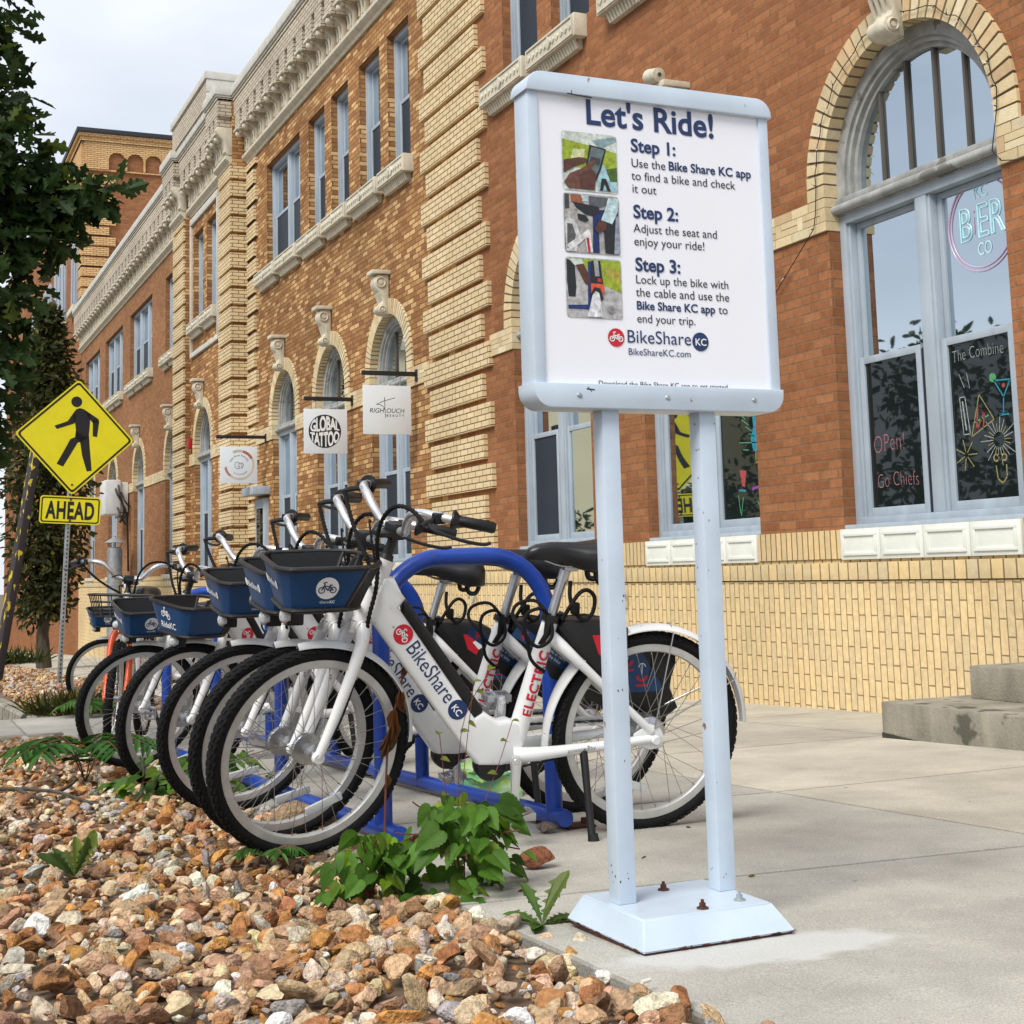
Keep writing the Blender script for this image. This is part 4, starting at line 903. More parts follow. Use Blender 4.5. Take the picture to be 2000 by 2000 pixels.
def f_headlight(b):
    b.box((-.062,0,.785),(.055,.048,.058),None,.008); b.box((-.03,0,.815),(.02,.02,.03))
def f_lens(b): b.lathe([(0,.012),(.012,.010),(.022,.004),(.026,-.006),(.027,-.02)],18,Matrix.Translation((-.098,0,.785)) @ Matrix.Rotation(R(-90),4,'Y'))
def f_letters(which):
  def f(b):
    y0 = -.0352
    c0 = Vector((.286,.718)); d = Vector((.595,-.803)); n = Vector((.803,.595))
    fn = lambda x, y: Vector((c0.x+d.x*x+n.x*y, y0, c0.y+d.y*x+n.y*y)); f1 = lambda x, y: fn(x,y)+Vector((0,-.001,0))
    if which == 0:
        b.disc(fn,(0,0),.033,36,mi=1); bike_icon(b,f1,(0,0),.052,.0032,None,2)
        b.text('BikeShare',lambda x,y: fn(x+.040,y*1.22-.022),.236/text_w('BikeShare'),0)
        b.disc(fn,(.318,0),.033,36); b.text('KC',lambda x,y: f1(x+.297,y-.0135),.040/text_w('KC',.02),.02,'LEFT',1,None,None,2)
    elif which == 1:
        a0 = Vector((.709,.425)); e = Vector((.293,1)).normalized(); m_ = Vector((-e.y,e.x))
        sz = .225/text_w('ELECTRIC',.03,1.12)
        V, F = text_geo('ELECTRIC',.03,'LEFT',1.12); bm = bmesh.new(); vs_ = [bm.verts.new((x*sz,y*sz,0)) for x,y in V]
        for q in F:
            try: bm.faces.new([vs_[i] for i in q])
            except ValueError: pass
        for k in range(1,12): bmesh.ops.bisect_plane(bm, geom=bm.verts[:]+bm.edges[:]+bm.faces[:], plane_co=(0,.72*sz*k/12,0), plane_no=(0,1,0))
        hh = .36*sz
        for v in bm.verts:
            x, o = v.co.x, v.co.y-hh; r = .0312; p = a0+e*x; ax = .690+(p.y-.34)*.2843
            v.co = Vector((ax+m_.x*o, -math.sqrt(max(1e-6,r*r-o*o))-.0012, p.y+m_.y*o))
        b.bm(bm, None, 1, None, False)
    else: b.text('powered by',lambda x,y: Vector((x+.845,-.0880,y+.309+.006*(x/.1))),.10/text_w('powered by'),0,'LEFT',1,None,None,3)
  return f
GREYI = mat('grey_ink',(.18,.20,.22),.5)
def make_bike(label, loc, ang, lean, steer, crank=0, kind='share', group='share bikes parked in the blue rack', orange=False, guard=True, spin=0, bdz=0):
    root = bpy.data.objects.new('bicycle', None); COL.objects.link(root); root.empty_display_size = .2
    a, th = R(ang), R(lean); u = Vector((math.cos(a),math.sin(a),0)); n = Vector((-math.sin(a),math.cos(a),0)); z = Vector((0,0,1))
    Lv = n*math.cos(th)+z*math.sin(th); W = z*math.cos(th)-n*math.sin(th)
    root.matrix_world = Matrix(((u.x,Lv.x,W.x,loc[0]),(u.y,Lv.y,W.y,loc[1]),(u.z,Lv.z,W.z,loc[2]),(0,0,0,1)))
    tag(root, label, 'bicycle', group)
    ax = Vector((.08,0,.2)).normalized(); pv = Vector((.15,0,.76))
    S = Matrix.Translation(pv) @ Matrix.Rotation(R(steer),4,ax) @ Matrix.Translation(-pv)
    wheel(root, True, S @ Matrix.Translation((0,0,TYRE_R)), R(11+spin)); wheel(root, False, Matrix.Translation((1.167,0,.33+.012)), R(47+spin*2))
    part('fork','fork'+str(orange),f_fork,ORANGEP if orange else WHITE,root,S); part('front_fender','ff',f_ffender,WHITE,root,S)
    hb = part('handlebar','bar',f_bar,BARM,root,S); part('stem','stem',f_stem,BLACKP,hb); part('brake_cables','cables',f_cables,RUBBER,hb)
    for s in (-1,1): part('grip','grip%d'%s,f_grip(s),BLACKP,hb); part('brake_lever','lever%d'%s,f_lever(s),BLACKP,hb)
    fr = part('frame','frame',f_frame,WHITE,root); part('battery','batt',f_battery,BLACKP,fr); [part('lettering','letters%d'%k,f_letters(k),[INK,REDI,WHITEI,GREYI],fr) for k in range(3)]
    part('motor','motor',f_motor,BLACKP,root); part('chain','chain',f_chain,BLACKM,root); part('chain_guard','cg',f_chainguard,WHITE,root)
    C_ = Matrix.Translation((.665,0,.294)) @ Matrix.Rotation(R(crank),4,'Y')
    c1 = part('crank','crank-1',f_crank(-1),BARM,root,C_); part('pedal','pedal-1',f_pedal(-1),ALU,c1)
    c2 = part('crank','crank1',f_crank(1),BARM,root,C_ @ Matrix.Rotation(R(180),4,'Y')); part('pedal','pedal1',f_pedal(1),ALU,c2)
    part('seat_post','post',f_post,ALU,root); part('seat_clamp','clamp',f_clamp,BLACKP,root); part('saddle','saddle',f_saddle,mat('saddle_vinyl',(.006,.006,.007),.33,var=.08),root)
    rf = part('rear_fender','rf',f_rfender,WHITE,root); part('fender_stay','stays',f_stays,SPOKE,rf)
    if guard: g = part('skirt_guard','guard',f_guard,BLACKP,root); part('guard_label','glabel',f_glabel,[NAVY,WHITEI,REDI],g)
    part('cable_lock','lock',f_lock,RUBBER,root); part('kickstand','kick',f_kick,BLACKP,root)
    if kind == 'wire': part('basket','wirebasket',f_wirebasket,BLACKM,root)
    else:
        BM = Matrix.Translation((.13,0,bdz)) @ Matrix.Rotation(R(1),4,'Z') @ Matrix.Translation((-.13,0,0)); bk = part('basket','basket',f_basket,[NAVY,BLACKP],root,BM,30); part('rim_tube','brim',f_brim,BLACKM,bk); part('front_lettering','blogof_'+kind,f_blogo(kind,1),[WHITEI,INK],bk)
        if kind != 'ride': part('side_logo','blogos',f_blogo(kind,2),[WHITEI,INK],bk)
    hl = part('headlight','hl',f_headlight,BLACKP,root,Matrix.Translation((0,0,bdz))); part('lens','lens',f_lens,LAMPG,hl)
    return root
make_bike('white electric share bike nearest the sign stand, its whole side in view', (1.295,4.64,-.053), -5, 9.5, 14)
make_bike('white electric share bike close behind the front one, its front tyre just peeping out', (1.312,5.04,-.066), 1, 9.5, 8, 172, spin=5)
make_bike('white share bike third from the sign stand, between two other navy baskets', (1.368,5.95,-.094), 1, 9.5, 8, 40, spin=9)
make_bike('white share bike with scratched basket turned to show its front lettering', (1.31,6.90,-.125), 20, 9, 0, 95, 'ride', spin=3, bdz=-.085)
make_bike('white share bike whose front wheel stands out beside the fern-leaved weed', (1.345,8.30,-.170), 3, 12, 6, 10, spin=14, bdz=-.06)
make_bike('white bike with bright orange fork and black wire basket', (1.32,9.02,-.192), 72, 3, 4, 60, 'wire', orange=True, guard=False, spin=7)
make_bike('far white share bike at the end of the row by the yellow sign pole', (2.00,14.3,-.362), 0, 8, 8, 130, spin=2)

# ------------------------------------------------------------------ bike rack
rk = empty('bike_rack', (1.62,4.6,-.05), 'blue tubular bike rack of round-topped hoops on floor rails', 'bike rack', org=True)
def hoop(y, i):
    b = MB(); g = gz(y); r = .030; xa, xb, zt = 1.60, 2.20, .955; rc = .23; P = [(xa,y+.03,g+.03)]
    P += [(xa,y+.03,g+zt-rc)]+[(xa+rc-rc*math.cos(R(t)),y+.03-.04*(0),g+zt-rc+rc*math.sin(R(t))) for t in range(10,91,10)]
    P += [(xb-rc+rc*math.cos(R(t)),y-.05,g+zt-rc+rc*math.sin(R(t))) for t in range(90,-1,-10)]+[(xb,y-.05,g+.03)]
    b.tube(P,r,16); return b.build('hoop', BLUE, rk)
for i, y in enumerate((4.76,6.10,7.40,8.75)): hoop(y,i)
for x in (1.60,2.20):
    b = MB(); b.tube([(x,4.62,gz(4.62)+.045),(x,9.3,gz(9.3)+.045)],.030,16); b.build('floor_rail', BLUE, rk)
for x, y in ((1.66,4.72),(2.28,4.7),(1.66,6.9),(2.28,6.9)):
    b = MB(); b.box((x,y,gz(y)+.006),(.11,.09,.008),None,.002); b.tube([(x+.03,y,gz(y)+.01),(x+.03,y,gz(y)+.03)],.012,6); b.build('foot_plate', RUST, rk)
# ------------------------------------------------------------------ instruction sign
sg = empty('sign_stand', (1.735,3.08,gz(3.08)), 'pale blue metal stand with two posts holding the white "Let\'s Ride!" instruction poster', 'sign stand', rz=R(0.5))
def sgb(b, name, m, par=None, **k): o = b.build(name, m, par or sg, origin=(0,0,0), **k); return o
b = MB(); cx, cy = .025, -.015
bot = [(-.20,-.185),(.20,-.185),(.20,.195),(-.20,.195)]; top = [(-.168,-.15),(.168,-.15),(.168,.145),(-.168,.145)]
bm = bmesh.new(); A = [bm.verts.new((x+cx*.4,y+cy,.012)) for x,y in bot]; B_ = [bm.verts.new((x,y+cy,.075)) for x,y in top]
bm.faces.new(A[::-1]); bm.faces.new(B_); [bm.faces.new((A[i],A[(i+1)%4],B_[(i+1)%4],B_[i])) for i in range(4)]
bmesh.ops.bevel(bm, geom=bm.edges[:], offset=.004, segments=2, affect='EDGES'); b.bm(bm)
rr = random.Random(3)
for (x0,y0),(x1,y1) in zip(bot,bot[1:]+bot[:1]):
    n_ = Vector((y1-y0,-(x1-x0),0)).normalized()
    for k in range(15):
        t = rr.random(); q = Vector((x0+(x1-x0)*t+cx*.4, y0+(y1-y0)*t+cy, .0125))+n_*.0008; d = Vector((x1-x0,y1-y0,0)).normalized()*rr.uniform(.004,.018); up = Vector((-n_.x*.35,-n_.y*.35,1))*rr.uniform(.0012,.0045)
        b.add([q-d,q+d,q+d*.5+up,q-d*.3+up*rr.uniform(.4,1)],[(0,1,2,3)],None,1,None,False)
base = sgb(b,'base_plate',[SIGNP,RUST])
b = MB(); b.box((cx*.4,cy+.005,.008),(.385,.365,.012)); sgb(b,'base_gasket',RUST,base)
for x,y,m in ((.0,-.125,RUST),(.02,.085,RUST),(.115,-.10,GALV)):
    b = MB(); b.lathe([(0,.021),(.0045,.021),(.0045,.014),(.0085,.0135),(.0085,.006),(.010,.0055),(.0155,.003),(.0155,0)],6,Matrix.Translation((x,cy+y,.074))); sgb(b,'anchor_bolt',m,base)
rr = random.Random(12)
for x in (-.1245,.1465):
    b = MB(); b.box((x,.008,.66),(.046,.050,1.17),None,.003)
    for k in range(16):
        z = rr.choice((rr.uniform(.09,.16),rr.uniform(.1,1.2),rr.uniform(.1,1.2))); r_ = rr.uniform(.0008,.0022)
        if rr.random() < .6: c = rr.uniform(x-.02,x+.02); fq = lambda u,v: (c+u,-.0176,z+v)
        else: c = rr.uniform(-.012,.028); fq = lambda u,v: (x-.0236,c-u,z+v)
        b.add([Vector(fq(r_*rr.uniform(.6,1.3)*math.cos(t),r_*rr.uniform(.6,2.4)*math.sin(t))) for t in (0,1.05,2.1,3.14,4.2,5.2)],[tuple(range(6))],None,rr.choice((1,2)),None,False)
    sgb(b,'post',[SIGNP,INKD,RUST])
fx0, fx1, fy = -.332, .362, -.032
b = MB()
for x0,x1 in ((fx0+.003,fx0+.032),(fx1-.032,fx1-.003)): bbox(b,x0,x1,fy,.045,1.262,2.0,.004)
ax = lambda u,v,t: Vector((u,t,v))
def rcap(z0,z1,up): 
    r = .045; c = [(fx0-.004+r-r*math.cos(R(t)),r*math.sin(R(t))) for t in range(0,91,15)]; c2 = [(fx1+.004-r+r*math.cos(R(t)),r*math.sin(R(t))) for t in range(90,-1,-15)]
    zz = lambda q: (z1-r+q) if up else (z0+r-q)
    return [(fx0-.004,z0 if up else z1)]+[(x,zz(q)) for x,q in c]+[(x,zz(q)) for x,q in c2]+[(fx1+.004,z0 if up else z1)]
b.prism(rcap(1.990,2.040,True),fy-.010,.052,ax,None,.004); b.prism([(q[0]-.006*(q[0] > .3),q[1]) for q in rcap(1.222,1.281,False)],fy-.012,.052,ax,None,.004)
bbox(b,fx0+.02,fx1-.02,.02,.042,1.27,1.99)
b.line(lambda x,y: Vector((x,fy-.0105,y)),[(-.225,1.990),(-.20,1.988),(-.16,1.986)],.0035,None,1); b.line(lambda x,y: Vector((x,fy-.0105,y)),[(-.214,1.998),(-.213,1.988)],.002,None,1); b.line(lambda x,y: Vector((x,fy-.0125,y)),[(-.20,1.268),(-.18,1.266)],.003,None,1); b.line(lambda x,y: Vector((x,fy-.0125,y)),[(-.197,1.272),(-.188,1.262)],.002,None,1)
frm = sgb(b,'sign_frame',[SIGNP,INKD])
b = MB()
for x in (-.22,.02,.27): b.lathe([(0,.004),(.005,.003),(.007,0)],10,Matrix.Translation((x,fy-.012,1.252)) @ Matrix.Rotation(R(90),4,'X'))
sgb(b,'screws',GALV,frm)
b = MB(); bbox(b,fx0+.03,fx1-.03,fy+.006,fy+.012,1.262,2.0); po = sgb(b,'poster',POSTER)
PF = lambda x, y: Vector((x, fy+.0045, y)); PF2 = lambda x, y: Vector((x, fy+.0035, y))
def tline(b, t, x, z, wd=None, size=None, bold=0, mi=0):
    s = size or wd/text_w(t,bold); b.text(t,lambda u,v: PF(u+x,v+z),s,bold,'LEFT',1,None,None,mi); return x+text_w(t,bold)*s
def txt(name, *rows):
    b = MB()
    for r_ in rows: tline(b,*r_)
    return b, sgb(b,name,[INK,INKD],po)
sz = .2015/text_w('enjoy your ride!')
txt('heading',("Let's Ride!",-.172,1.925,.368,None,.022))
for t, z in (('Step 1:',1.867),('Step 2:',1.699),('Step 3:',1.5665)):
    b = MB(); tline(b,t,-.047,z,.128,None,.026)
    sgb(b,'step_heading',[INK,INKD],po)
xa = -.040+text_w('Use the ')*sz; xb = -.048+.225+.010
txt('step_text',('Use the ',-.048,1.8275,None,sz,0,1),('Bike Share KC app',xa,1.8285,.303-xa,None,.022),('to find a bike and check',-.048,1.795,.302,None,0,1),('it out',-.048,1.7625,None,sz,0,1))
txt('step_text',('Adjust the seat and',-.048,1.6625,.240,None,0,1),('enjoy your ride!',-.048,1.6295,None,sz,0,1))
txt('step_text',('Lock up the bike with',-.048,1.5345,.267,None,0,1),('the cable and use the',-.048,1.5025,.268,None,0,1),('Bike Share KC app',-.048,1.470,.225,None,.022),('to',xb,1.470,None,sz,0,1),('end your trip.',-.048,1.4375,.166,None,0,1))
txt('web_address',('BikeShareKC.com',-.076,1.3565,.176)); txt('footer_text',('Download the Bike Share KC app to get started',-.160,1.2785,.363,None,0,1))
b = MB(); tline(b,'BikeShare',-.079,1.3865,.182); b.disc(PF,(-.107,1.3975),.0225,36,mi=1); bike_icon(b,PF2,(-.107,1.3985),.037,.0024,None,2); b.disc(PF,(.130,1.3965),.0235,36); b.text('KC',lambda u,v: PF2(u+.1135,v+1.387),.033/text_w('KC',.012),.012,'LEFT',1,None,None,2); sgb(b,'poster_logo',[INK,REDI,WHITEI],po)
PRINT = mat('photo_print',(.5,.5,.5),.4,attr=True,var=.32,vs=70)
def rrect(x0,x1,z0,z1,r=.008):
    P = []
    for cx_,cz_,a in ((x1-r,z1-r,0),(x0+r,z1-r,90),(x0+r,z0+r,180),(x1-r,z0+r,270)): P += [(cx_+r*math.cos(R(a+t)),cz_+r*math.sin(R(a+t))) for t in range(0,91,30)]
    return P
def photo(z0,z1,bgc,layers):
    b = MB(); X0, X1 = -.238, -.087; P = rrect(X0,X1,z0,z1); b.add([PF(*p) for p in P],[tuple(range(len(P)))],bgc,0,None,False)
    for i,(c,pts) in enumerate(layers):
        b.add([Vector((X0+(X1-X0)*p[0], fy+.0042-.00018*i, z1-(z1-z0)*p[1])) for p in pts],[tuple(range(len(pts)))],c,0,None,False)
    sgb(b,'poster_photo',PRINT,po)
SK = (.10,.032,.018); SK2 = (.15,.055,.032); GR = (.32,.42,.02); GR2 = (.07,.13,.015); LB = (.35,.58,.66); BK = (.012,.013,.016)
photo(1.754,1.901,(.62,.68,.62),[(GR,[(.01,.14),(.55,.22),(.99,.30),(.99,.62),(.7,.75),(.01,.5)]),((.62,.66,.35),[(.2,.3),(.42,.28),(.4,.42),(.15,.5)]),(GR2,[(.68,.62),(.99,.55),(.99,.86),(.68,.8)]),(LB,[(.66,.55),(.76,.52),(.86,.80),(.98,.80),(.98,.97),(.62,.97)]),((.25,.38,.40),[(.55,.12),(.99,.02),(.99,.10),(.78,.2),(.70,.26)]),(BK,[(.50,.20),(.80,.25),(.70,.60),(.60,.82),(.40,.7)]),((.13,.17,.18),[(.53,.23),(.77,.27),(.66,.6),(.58,.76),(.43,.67)]),((.04,.05,.05),[(.52,.40),(.70,.43),(.66,.54),(.48,.5)]),(SK,[(.02,.50),(.30,.43),(.44,.44),(.44,.50),(.22,.6),(.02,.72)]),(SK2,[(.50,.50),(.58,.44),(.60,.49),(.52,.60),(.60,.68),(.56,.97),(.10,.97),(.02,.88),(.12,.72),(.34,.62)]),(SK,[(.3,.72),(.52,.62),(.6,.70),(.57,.97),(.3,.97)]),(BK,[(.66,.97),(.70,.76),(.78,.76),(.86,.97),(.80,.97),(.75,.84),(.71,.97)])])
photo(1.600,1.747,(.42,.41,.40),[((.30,.10,.045),[(.12,.02),(.34,.02),(.36,.16),(.14,.16)]),((.05,.055,.06),[(.02,.02),(.10,.02),(.10,.26),(.02,.28)]),((.10,.11,.12),[(.46,.03),(.82,.03),(.80,.16),(.60,.24),(.46,.2)]),((.5,.66,.70),[(.32,.02),(.44,.02),(.44,.12),(.34,.13)]),((.006,.02,.13),[(.52,.34),(.66,.25),(.98,.23),(.98,.33),(.70,.35),(.62,.5),(.62,.98),(.50,.98)]),(BK,[(.16,.15),(.30,.16),(.62,.20),(.66,.30),(.52,.37),(.38,.34),(.22,.24)]),((.62,.63,.64),[(.02,.45),(.10,.42),(.22,.5),(.28,.72),(.20,.98),(.02,.98)]),((.10,.10,.10),[(.05,.52),(.14,.52),(.2,.7),(.12,.95),(.04,.93)]),((.72,.72,.72),[(.03,.88),(.32,.68),(.40,.60),(.46,.60),(.50,.98),(.40,.98),(.36,.76),(.10,.97)]),((.5,.006,.02),[(.385,.74),(.43,.74),(.455,.98),(.41,.98)]),(BK,[(.24,.34),(.38,.36),(.44,.44),(.38,.48),(.25,.44)]),(BK,[(.70,.45),(.94,.38),(.88,.98),(.72,.98)]),((.30,.33,.42),[(.93,.36),(.98,.34),(.98,.98),(.88,.98)]),((.52,.70,.74),[(.80,.04),(.98,.04),(.97,.26),(.86,.48),(.66,.42),(.74,.24)]),(SK,[(.62,.42),(.76,.48),(.74,.58),(.60,.66),(.54,.58)])])
photo(1.442,1.589,(.46,.46,.46),[(GR,[(.16,.02),(.99,.02),(.99,.56),(.66,.44),(.3,.3)]),((.42,.36,.05),[(.7,.12),(.99,.2),(.99,.40),(.72,.28)]),(BK,[(.02,.03),(.16,.10),(.18,.5),(.16,.66),(.04,.66),(.02,.4)]),((.008,.03,.16),[(.40,.06),(.46,.06),(.46,.86),(.03,.86),(.03,.80),(.38,.78)]),((.6,.7,.62),[(.06,.03),(.30,.03),(.32,.1),(.16,.14)]),(SK,[(.18,.13),(.32,.10),(.42,.30),(.42,.46),(.34,.44)]),(BK,[(.46,.04),(.62,.04),(.66,.42),(.44,.42)]),((.35,.36,.38),[(.50,.04),(.58,.04),(.6,.3),(.52,.3)]),((.72,.10,.03),[(.44,.42),(.68,.44),(.67,.62),(.60,.50),(.50,.5),(.44,.58)]),((.65,.012,.02),[(.56,.33),(.63,.34),(.63,.40),(.56,.39)]),(BK,[(.42,.62),(.50,.48),(.60,.5),(.66,.66),(.62,.72),(.58,.56),(.51,.54),(.45,.72)]),((.74,.75,.78),[(.46,.62),(.52,.55),(.58,.58),(.64,.98),(.36,.98)]),((.26,.27,.28),[(.73,.80),(.82,.78),(.86,.86),(.80,.92),(.73,.88)])])

# ------------------------------------------------------------------ pedestrian sign
PX, PY = 2.02, 18.0; pz = -.40
ps = empty('crossing_sign', (PX,PY,pz), 'yellow pedestrian diamond with AHEAD plaque on a perforated metal pole', 'road sign', rz=R(4))
b = MB(); lean = lambda z: .045*z/3
P0, P1 = (0,.02,-.2), (.13,.02,3.0)
b.box((0,0,1.55),(.05,.02,3.2),Matrix.Translation((.07,.02,-.1)) @ Matrix.Rotation(R(2.4),4,'Y') @ Matrix.Translation((-.06,0,0)),.004)
for s in (-1,1): b.box((s*.024,.018,1.55),(.006,.03,3.2),Matrix.Translation((.07,.02,-.1)) @ Matrix.Rotation(R(2.4),4,'Y') @ Matrix.Translation((-.06,0,0)))
pole = b.build('pole',GALV,ps,origin=(0,0,0))
b = MB()
for k in range(60): b.box((0,-.0105,.15+k*.05),(.016,.002,.022),Matrix.Translation((.07,.02,-.1)) @ Matrix.Rotation(R(2.4),4,'Y') @ Matrix.Translation((-.06,0,0)))
b.build('pole_holes',DARKF,pole,origin=(0,0,0))
SX, SZ, HD = .165, 2.995, .705; tl = R(3.0)
def SF(y): 
    return lambda x, z: Vector((SX+x*math.cos(tl)+z*math.sin(tl), y, SZ-x*math.sin(tl)+z*math.cos(tl)))
def rdiam(h, r):
    P = []
    for cx_,cz_,a in ((h-r*1.414,0,-45),(0,h-r*1.414,45),(-h+r*1.414,0,135),(0,-h+r*1.414,225)): P += [(cx_+r*math.cos(R(a+t)),cz_+r*math.sin(R(a+t))) for t in range(0,91,18)]
    return P
b = MB(); b.prism(rdiam(HD,.045),-.006,-.002,lambda u,v,t: SF(t)(u,v),None,0); dm = b.build('diamond_plate',YELLOW,ps,origin=(0,0,0))
O, I = rdiam(HD-.025,.04), rdiam(HD-.058,.03); n = len(O); b = MB()
b.add([SF(-.0075)(*p) for p in O+I],[(i,(i+1)%n,n+(i+1)%n,n+i) for i in range(n)],None,0,None,False)
k_ = HD/316.; pt = lambda L_: [((x-398)*k_, (540-y)*k_) for x, y in L_]
b.disc(SF(-.0075),((393-398)*k_,(540-347)*k_),29*k_,24)
for poly in ([(385,400),(396,386),(412,380),(432,384),(470,408),(470,470),(468,520),(466,545),(420,560),(396,540),(398,500),(392,465),(380,440)],[(432,384),(515,433),(519,452),(484,455),(460,430)],[(484,440),(519,445),(512,532),(489,528)],[(385,400),(398,440),(388,466),(298,503),(284,486),(352,456)],[(396,540),(398,505),(440,530),(438,562),(412,568),(343,703),(308,690),(345,612),(372,552)],[(420,545),(468,520),(478,600),(495,716),(469,722),(440,640)]):
    b.add([SF(-.0075)(*p) for p in pt(poly)],[tuple(range(len(poly)))],None,0,None,False)
b.build('pedestrian_symbol',BLACKI,dm,origin=(0,0,0))
AX, AZ = .115, 2.115; AF = lambda y: (lambda x, z: Vector((AX+x+z*.05, y, AZ+z-x*.05)))
b = MB(); P = rrect(-.355,.355,-.165,.165,.035); b.prism(P,-.006,-.002,lambda u,v,t: AF(t)(u,v),None,0); aq = b.build('ahead_plaque',YELLOW,ps,origin=(0,0,0))
b = MB(); O, I = rrect(-.340,.340,-.150,.150,.03), rrect(-.325,.325,-.135,.135,.022); n = len(O); b.add([AF(-.0075)(*p) for p in O+I],[(i,(i+1)%n,n+(i+1)%n,n+i) for i in range(n)],None,0,None,False)
s_ = .205/.7; ww = text_w('AHEAD',.035,1.1); b.text('AHEAD',lambda x,y: AF(-.0075)(x*(.56/ww)/1-.28,y-.1),1,.035,'LEFT',1.1,lambda x,y: (x,y*.205/.72)); b.build('plaque_lettering',BLACKI,aq,origin=(0,0,0))
b = MB()
for x,z in ((.155,3.40),(.13,2.42),(.12,2.24),(.11,1.99)): b.lathe([(0,.006),(.012,.005),(.014,0)],8,Matrix.Translation((x,-.006,z)) @ Matrix.Rotation(R(90),4,'X'))
b.build('sign_bolts',RUST,ps,origin=(0,0,0))
# leaning plank with worn yellow paint
m, nt, pb = base_mat('worn_plank'); L = nt.links.new
tc = N(nt,'ShaderNodeTexCoord'); mp = N(nt,'ShaderNodeMapping'); mp.inputs['Scale'].default_value = (9,9,4.2); L(tc.outputs['Object'],mp.inputs[0]); no = N(nt,'ShaderNodeTexNoise'); no.inputs['Scale'].default_value = 1.3; no.inputs['Detail'].default_value = 3; L(mp.outputs[0],no.inputs['Vector'])
rp = N(nt,'ShaderNodeValToRGB'); rp.color_ramp.interpolation = 'CONSTANT'; rp.color_ramp.elements[0].color = (.022,.015,.020,1); rp.color_ramp.elements[1].position = .61; rp.color_ramp.elements[1].color = (.55,.42,.02,1); L(no.outputs['Fac'],rp.inputs[0]); L(rp.outputs[0],pb.inputs['Base Color']); pb.inputs['Roughness'].default_value = .7
a_, c_ = Vector((0,0,-.05)), Vector((.60,.1,3.9)); ax_ = (c_-a_).normalized(); q_ = ax_.to_track_quat('Z','Y').to_matrix().to_4x4()
b = MB(); b.box((0,0,2.0),(.27,.10,4.0),Matrix.Translation(a_) @ q_,.004); o = b.build('leaning_plank',m); o.location = (1.60,22.0,gz(22)); tag(o,'dark slanting plank with worn yellow paint behind the yellow sign','plank')

# ------------------------------------------------------------------ hanging signs on the facade
def hang(label, y, x0, xw, zb, px0, px1, pz0, pz1):
    e = empty('hanging_sign',(xw,y,zb),label,'hanging sign','small square signs hanging from wall brackets')
    b = MB(); bbox(b,x0-xw,0,-.018,.018,-.028,.028,.003); bbox(b,-.03,.0,-.035,.035,-.09,.06,.004); b.build('bracket',BLACKI,e,origin=(0,0,0))
    b = MB()
    for t in (.27,.78):
        x = px0+(px1-px0)*t-xw; b.tube([(x,0,-.028),(x+.008,.006,-.06),(x-.004,0,pz1-zb-.005)],.005,6)
    b.build('hanger',GALV,e,origin=(0,0,0))
    b = MB(); bbox(b,px0-xw,px1-xw,-.008,.008,pz0-zb,pz1-zb,.002); bd = b.build('sign_board',SIGNW,e,origin=(0,0,0))
    w_ = px1-px0; cx_, cz_ = (px0+px1)/2-xw, (pz0+pz1)/2-zb
    return e, bd, (lambda d: (lambda x, z: Vector((cx_+x*w_, -.0088-d, cz_+z*w_)))), e
e, bd, FN, _ = hang('white hanging sign with a black disc of bold bubble lettering, middle of the three',19.6,5.465,6.19,3.335,5.462,6.092,2.56,3.19)
b = MB(); r_ = .375; b.disc(FN(0),(-.02,-.0),r_,48)
def circ(word, upper):
    w0 = text_w(word,.04,.95)
    def wp(x,y):
        q = -1+2*x/w0; q *= .90; t = min(1,max(0,y/.73)); h = math.sqrt(max(0,1-q*q)); base = .055*math.sin(q*3)
        yy = base+.03+t*(h*.93-.03-base) if upper else base-.03-(1-t)*(h*.93-.03+base)
        return (q*r_-.02, yy*r_)
    return wp
b.text('GLOBAL',lambda x,y: FN(.0012)(x,y),1,.04,'LEFT',.95,circ('GLOBAL',True),None,1); b.text('TATTOO',lambda x,y: FN(.0012)(x,y),1,.04,'LEFT',.95,circ('TATTOO',False),None,1)
b.disc(FN(.0006),(-.02,0),r_,48,r_*.96); b.build('round_logo',[INKD,WHITEI],bd,origin=(0,0,0))
e, bd, FN, _ = hang('white hanging sign with thin black lettering and a tall slim T, nearest of the three',16.92,5.455,6.19,3.333,5.467,6.092,2.57,3.18)
b = MB(); sh = lambda x,y: (x+.18*y,y); s_ = .29/text_w('RIGH')
b.text('RIGH',lambda x,y: FN(0)(x-.375,y-.06),s_,.004,'LEFT',1,sh); b.text('OUCH',lambda x,y: FN(0)(x-.03,y-.06),.375/text_w('OUCH'),.0,'LEFT',1,sh); b.text('BEAUTY',lambda x,y: FN(0)(x-.02,y-.135),.37/text_w('BEAUTY',.02,1.8),.02,'LEFT',1.8)
b.line(FN(0),[(-.055,.25),(-.05,.05),(-.042,-.155)],.012); b.line(FN(0),[(.165,.245),(-.10,.165),(-.225,.105),(-.14,.10),(-.075,.06),(-.045,-.02)],.011); b.build('sign_lettering',[INKD],bd,origin=(0,0,0))
e, bd, FN, _ = hang('white hanging sign with a red and tan ring round a small line-drawn face',24.6,5.31,6.19,3.275,5.378,6.02,2.474,3.107)
b = MB()
TANI = mat('tan_ink',(.55,.47,.36),.5); COPI = mat('copper_ink',(.42,.12,.07),.5)
b.disc(FN(0),(.02,0),.41,14,.34,R(118),R(75),None,2); b.disc(FN(0),(.02,0),.41,10,.335,R(75),R(28),None,1); b.disc(FN(0),(.02,0),.405,26,.35,R(28),R(-130),None,2); b.disc(FN(0),(.02,0),.40,10,.355,R(-130),R(-172),None,1); b.disc(FN(0),(.02,0),.42,8,.408,R(-135),R(-168),None,1)
